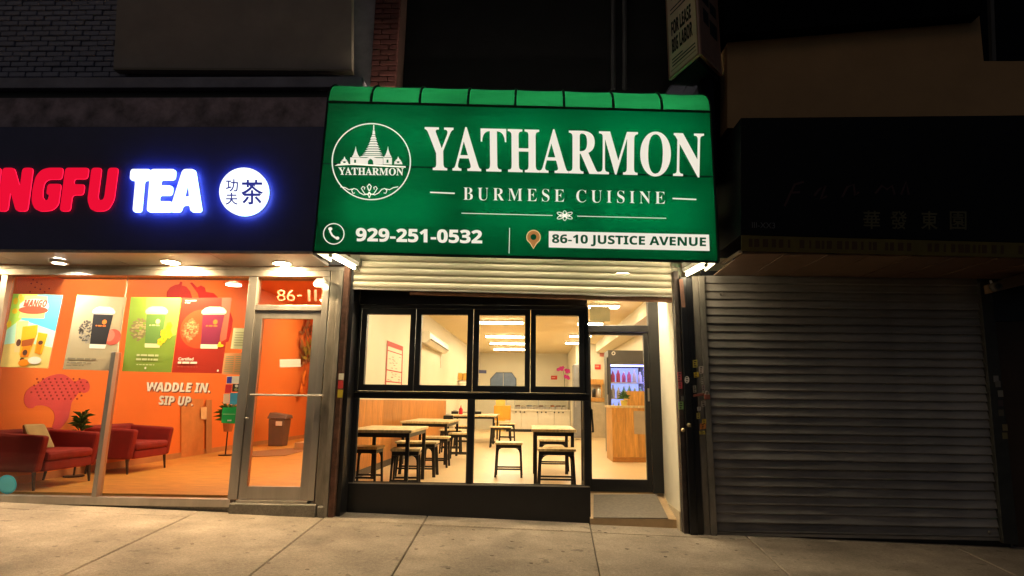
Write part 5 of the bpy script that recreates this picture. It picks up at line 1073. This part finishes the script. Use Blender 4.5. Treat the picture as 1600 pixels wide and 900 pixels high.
# orchid
zo = zc+.431; c = Vector((P(882, 600, YC+.3).x, YC+.3, zo)); t = thing('orchid', 'magenta orchid in a pot on the serving counter display', 'plant', tuple(c))
MB().lathe(c, [(.07, 0), (.10, .14), (.09, .14)], 14).build('pot', m_whitepaint, t)
mb = MB(); rnd = random.Random(8)
for i in range(9):
    a = rnd.uniform(0, 6.28); d = Vector((math.cos(a), math.sin(a)*.6, .25)); s_ = Vector((-math.sin(a), math.cos(a), 0))*.05; b = c+Vector((0, 0, .14)); l = rnd.uniform(.2, .36)
    mb.add([b, b+d*l*.5+s_+Vector((0, 0, .06)), b+d*l, b+d*l*.5-s_+Vector((0, 0, .06))], [(0, 1, 2, 3)])
mb.build('leaves', mat('orchid leaf', (.05, .22, .03), .4), t, fix=False)
mb = MB(); fl2 = MB(); base_ = c+Vector((0, 0, .14)); ztop = P(882, 574, YC+.3).z
for sgn, hh in ((-1, ztop-.03), (1, ztop-.10), (.5, ztop-.32)):
    p2 = Vector((c.x+.05*sgn, c.y, hh)); p3 = p2+Vector((.17*sgn, -.02, -.06)); mb.tube([base_, base_.lerp(p2, .6)+Vector((-.03*sgn, 0, 0)), p2, p3], .008, 5)
    for i in range(6):
        b = p2.lerp(p3, i/5)+Vector((rnd.uniform(-.04, .04), -.03, rnd.uniform(-.05, .03)))
        for k in range(5):
            a = k*1.256+i; d = Vector((math.cos(a), -.2, math.sin(a)))*.065; s_ = Vector((-math.sin(a), 0, math.cos(a)))*.035; fl2.add([b, b+d*.6+s_, b+d, b+d*.6-s_], [(0, 1, 2, 3)])
mb.build('stem', m_leaf, t); fl2.build('flowers', mat('magenta petals', (.50, .015, .22), .5, var=.2), t, fix=False)
# grey fridge at the back
xg = P(896.5, 590, 10.6).x; t = thing('steel_fridge', 'tall grey steel fridge at the back before the partition', 'fridge', (xg+.2, 10.9, RF)); zg = P(900, 569, 10.6).z
MB().box(xg, xg+.36, 10.62, 11.2, RF+.05, zg).build('body', mat('grey steel', (.25, .25, .27), .4, .5, var=.1), t, bevel=.02); MB().box(xg+.01, xg+.35, 10.6, 10.618, RF+.1, zg-.02).build('door', mat('grey steel door', (.28, .28, .30), .4, .5), t); MB().tube([(xg+.05, 10.58, 1.1), (xg+.05, 10.58, 1.6)], .01, 6).build('handle', m_alu, t)
# ---- drinks cooler
YF = 6.0
f0 = P(951, 600, YF).x; f1 = P(1012, 600, YF).x; ft = P(975, 547.5, YF).z; fm = P(975, 570, YF).z
t = thing('drinks_cooler', 'black drinks cooler with blue lit shelves behind the wood counter', 'cooler', ((f0+f1)/2, YF+.3, RF))
m_cool = mat('cooler black', (.09, .082, .075), .4, var=.1)
MB().box(f0, f0+.05, YF, YF+.65, RF+.02, ft).box(f1-.05, f1, YF, YF+.65, RF+.02, ft).box(f0+.05, f1-.05, YF+.6, YF+.65, RF+.02, ft).box(f0+.05, f1-.05, YF, YF+.599, RF+.02, RF+.2).build('cabinet', m_cool, t)
hd = MB().box(f0+.05, f1-.05, YF-.01, YF+.599, fm, ft).build('header', m_cool, t); MB().stroke(circle(958.5, 552, 2.4, n=16), 1.2, YF-.014, True).build('round_logo', m_white, hd)
MB().box(f0+.052, f1-.052, YF+.01, YF+.03, fm-.03, fm-.004).box(f1-.075, f1-.052, YF+.01, YF+.03, RF+.25, fm-.031).build('led_strip', emit('blue cooler light', (.20, .22, 1), 14), t)
MB().box(f0+.06, f1-.085, YF+.585, YF+.598, RF+.25, fm-.035).build('glow_panel', emit('cooler back glow', (.34, .42, 1), .9), t)  # back wall made to glow, added to brighten the cooler inside
MB().box(f0+.055, f1-.08, YF+.01, YF+.016, RF+.22, fm-.035).build('glass_door', m_glass, t)
MB().box(f0-.03, f0-.002, YF-.02, YF+.04, RF+.02, ft-.15).build('door_edge', mat('cooler door edge', (.03, .03, .03), .4), t); MB().tube([(f0-.03, YF-.05, .9), (f0-.03, YF-.05, 1.4)], .012, 6).build('handle', m_alu, t)
rnd = random.Random(6); bc = [(.55, .05, .10), (.62, .10, .30), (.65, .6, .55), (.12, .35, .30), (.25, .45, .15), (.6, .35, .08), (.1, .2, .45)]
for r in range(5):
    z = fm-.36-r*.33
    if z < RF+.2: break
    MB().box(f0+.055, f1-.08, YF+.06, YF+.58, z-.015, z).build('shelf', m_whitepaint, t)
    for k in range(6):
        x = f0+.11+k*(f1-f0-.24)/5; bt = thing('drink_bottle', 'x', 'bottle', (x, YF+.14, z), 'bottles in the drinks cooler'); bt['label'] = '%s drink bottle on the %s cooler shelf, %s from the handle side' % (('red', 'pink', 'white', 'teal', 'green', 'orange', 'blue')[(r*2+k//2) % 7], ('top', 'second', 'third', 'fourth', 'lowest')[r], ('first', 'second', 'third', 'fourth', 'fifth', 'sixth')[k])
        hb = (1, 1.12, .9)[(r+k) % 3]; MB().lathe((x, YF+.14, z), [(.040, 0), (.043, .02), (.043, .15*hb), (.016, .20*hb), (.016, .225*hb)], 10).build('body', mat('drink %d' % ((r*2+k//2) % 7), bc[(r*2+k//2) % 7], .3, var=.05), bt, smooth=True); MB().lathe((x, YF+.14, z+.2255*hb), [(.019, 0), (.019, .02)], 8).build('cap', m_whitepaint, bt)
# ---- wood counter by the door
YK = 4.44
w0, w1 = P(957, 680, YK).x, 2.45; zk = P(985, 634, YK).z
t = thing('wood_counter', 'orange wood cashier counter seen through the entrance door', 'counter', ((w0+w1)/2, YK+.3, RF))
n_ = 4
for k in range(n_):
    a = w0+(w1-w0)*k/n_; MB().box(a+.002, a+(w1-w0)/n_-.002, YK, YK+.03, RF+.09, zk-.04).build('front_plank', m_wood, t)
MB().box(w0+.0, w1, YK+.031, YK+.8, RF+.001, zk-.04).build('carcass', m_wood, t); MB().box(w0-.0, w1, YK-.006, YK+.03, RF, RF+.088).build('plinth', wood('dark plinth', (.40, .16, .03)), t)
MB().box(w0-.03, w1, YK-.03, YK+.82, zk-.039, zk).build('countertop', m_woodtop, t, bevel=.004)
MB().box(P(981, 620, YK+.2).x, w1, YK+.2, YK+.7, zk+.002, P(985, 611, YK+.2).z).build('raised_cabinet', m_wood, t, bevel=.004)
MB().pxprism([(990, 642), (1012, 642.5), (1014, 679), (991, 678)], YK-.006, .004).build('notice', mat('grey notice', (.42, .33, .24), .6), t)
t = thing('plant_pot_green', 'small green leafy pot on the wood cashier counter', 'plant', (P(975, 633, YK+.15).x, YK+.15, zk)); c = Vector((P(975, 633, YK+.15).x, YK+.15, zk))
t.name = 'potted_plant'; MB().lathe(c, [(.05, 0), (.07, .10), (.06, .10)], 12).build('pot', mat('yellow pot', (.65, .5, .1), .5), t); o = leafy(c+Vector((0, 0, .1)), 30, .17, .08, t, 21)
ceil_soff = struct(MB().box(2.12, 2.51, 1.0, 12.2, CEIL-.28, CEIL-.001).build('ceiling_duct', m_cream_w))
t = tag(MB().pxprism([(922, 478), (953, 479), (953, 502), (922, 501)], 4.2, .02).build('hanging_sign', mat('pale green panel', (.50, .50, .34), .6)), 'pale green sign hanging behind the door transom', 'sign'); MB().tube([P(937, 478, 4.21), Vector((P(937, 478, 4.21).x, 4.21, CEIL))], .004, 5).build('wire', m_alu, t)
for m in (m_creamlit, m_ginkp, m_redsign, MT['pin outline'], MT['bronze lit pin']): m.cycles.emission_sampling = 'NONE'
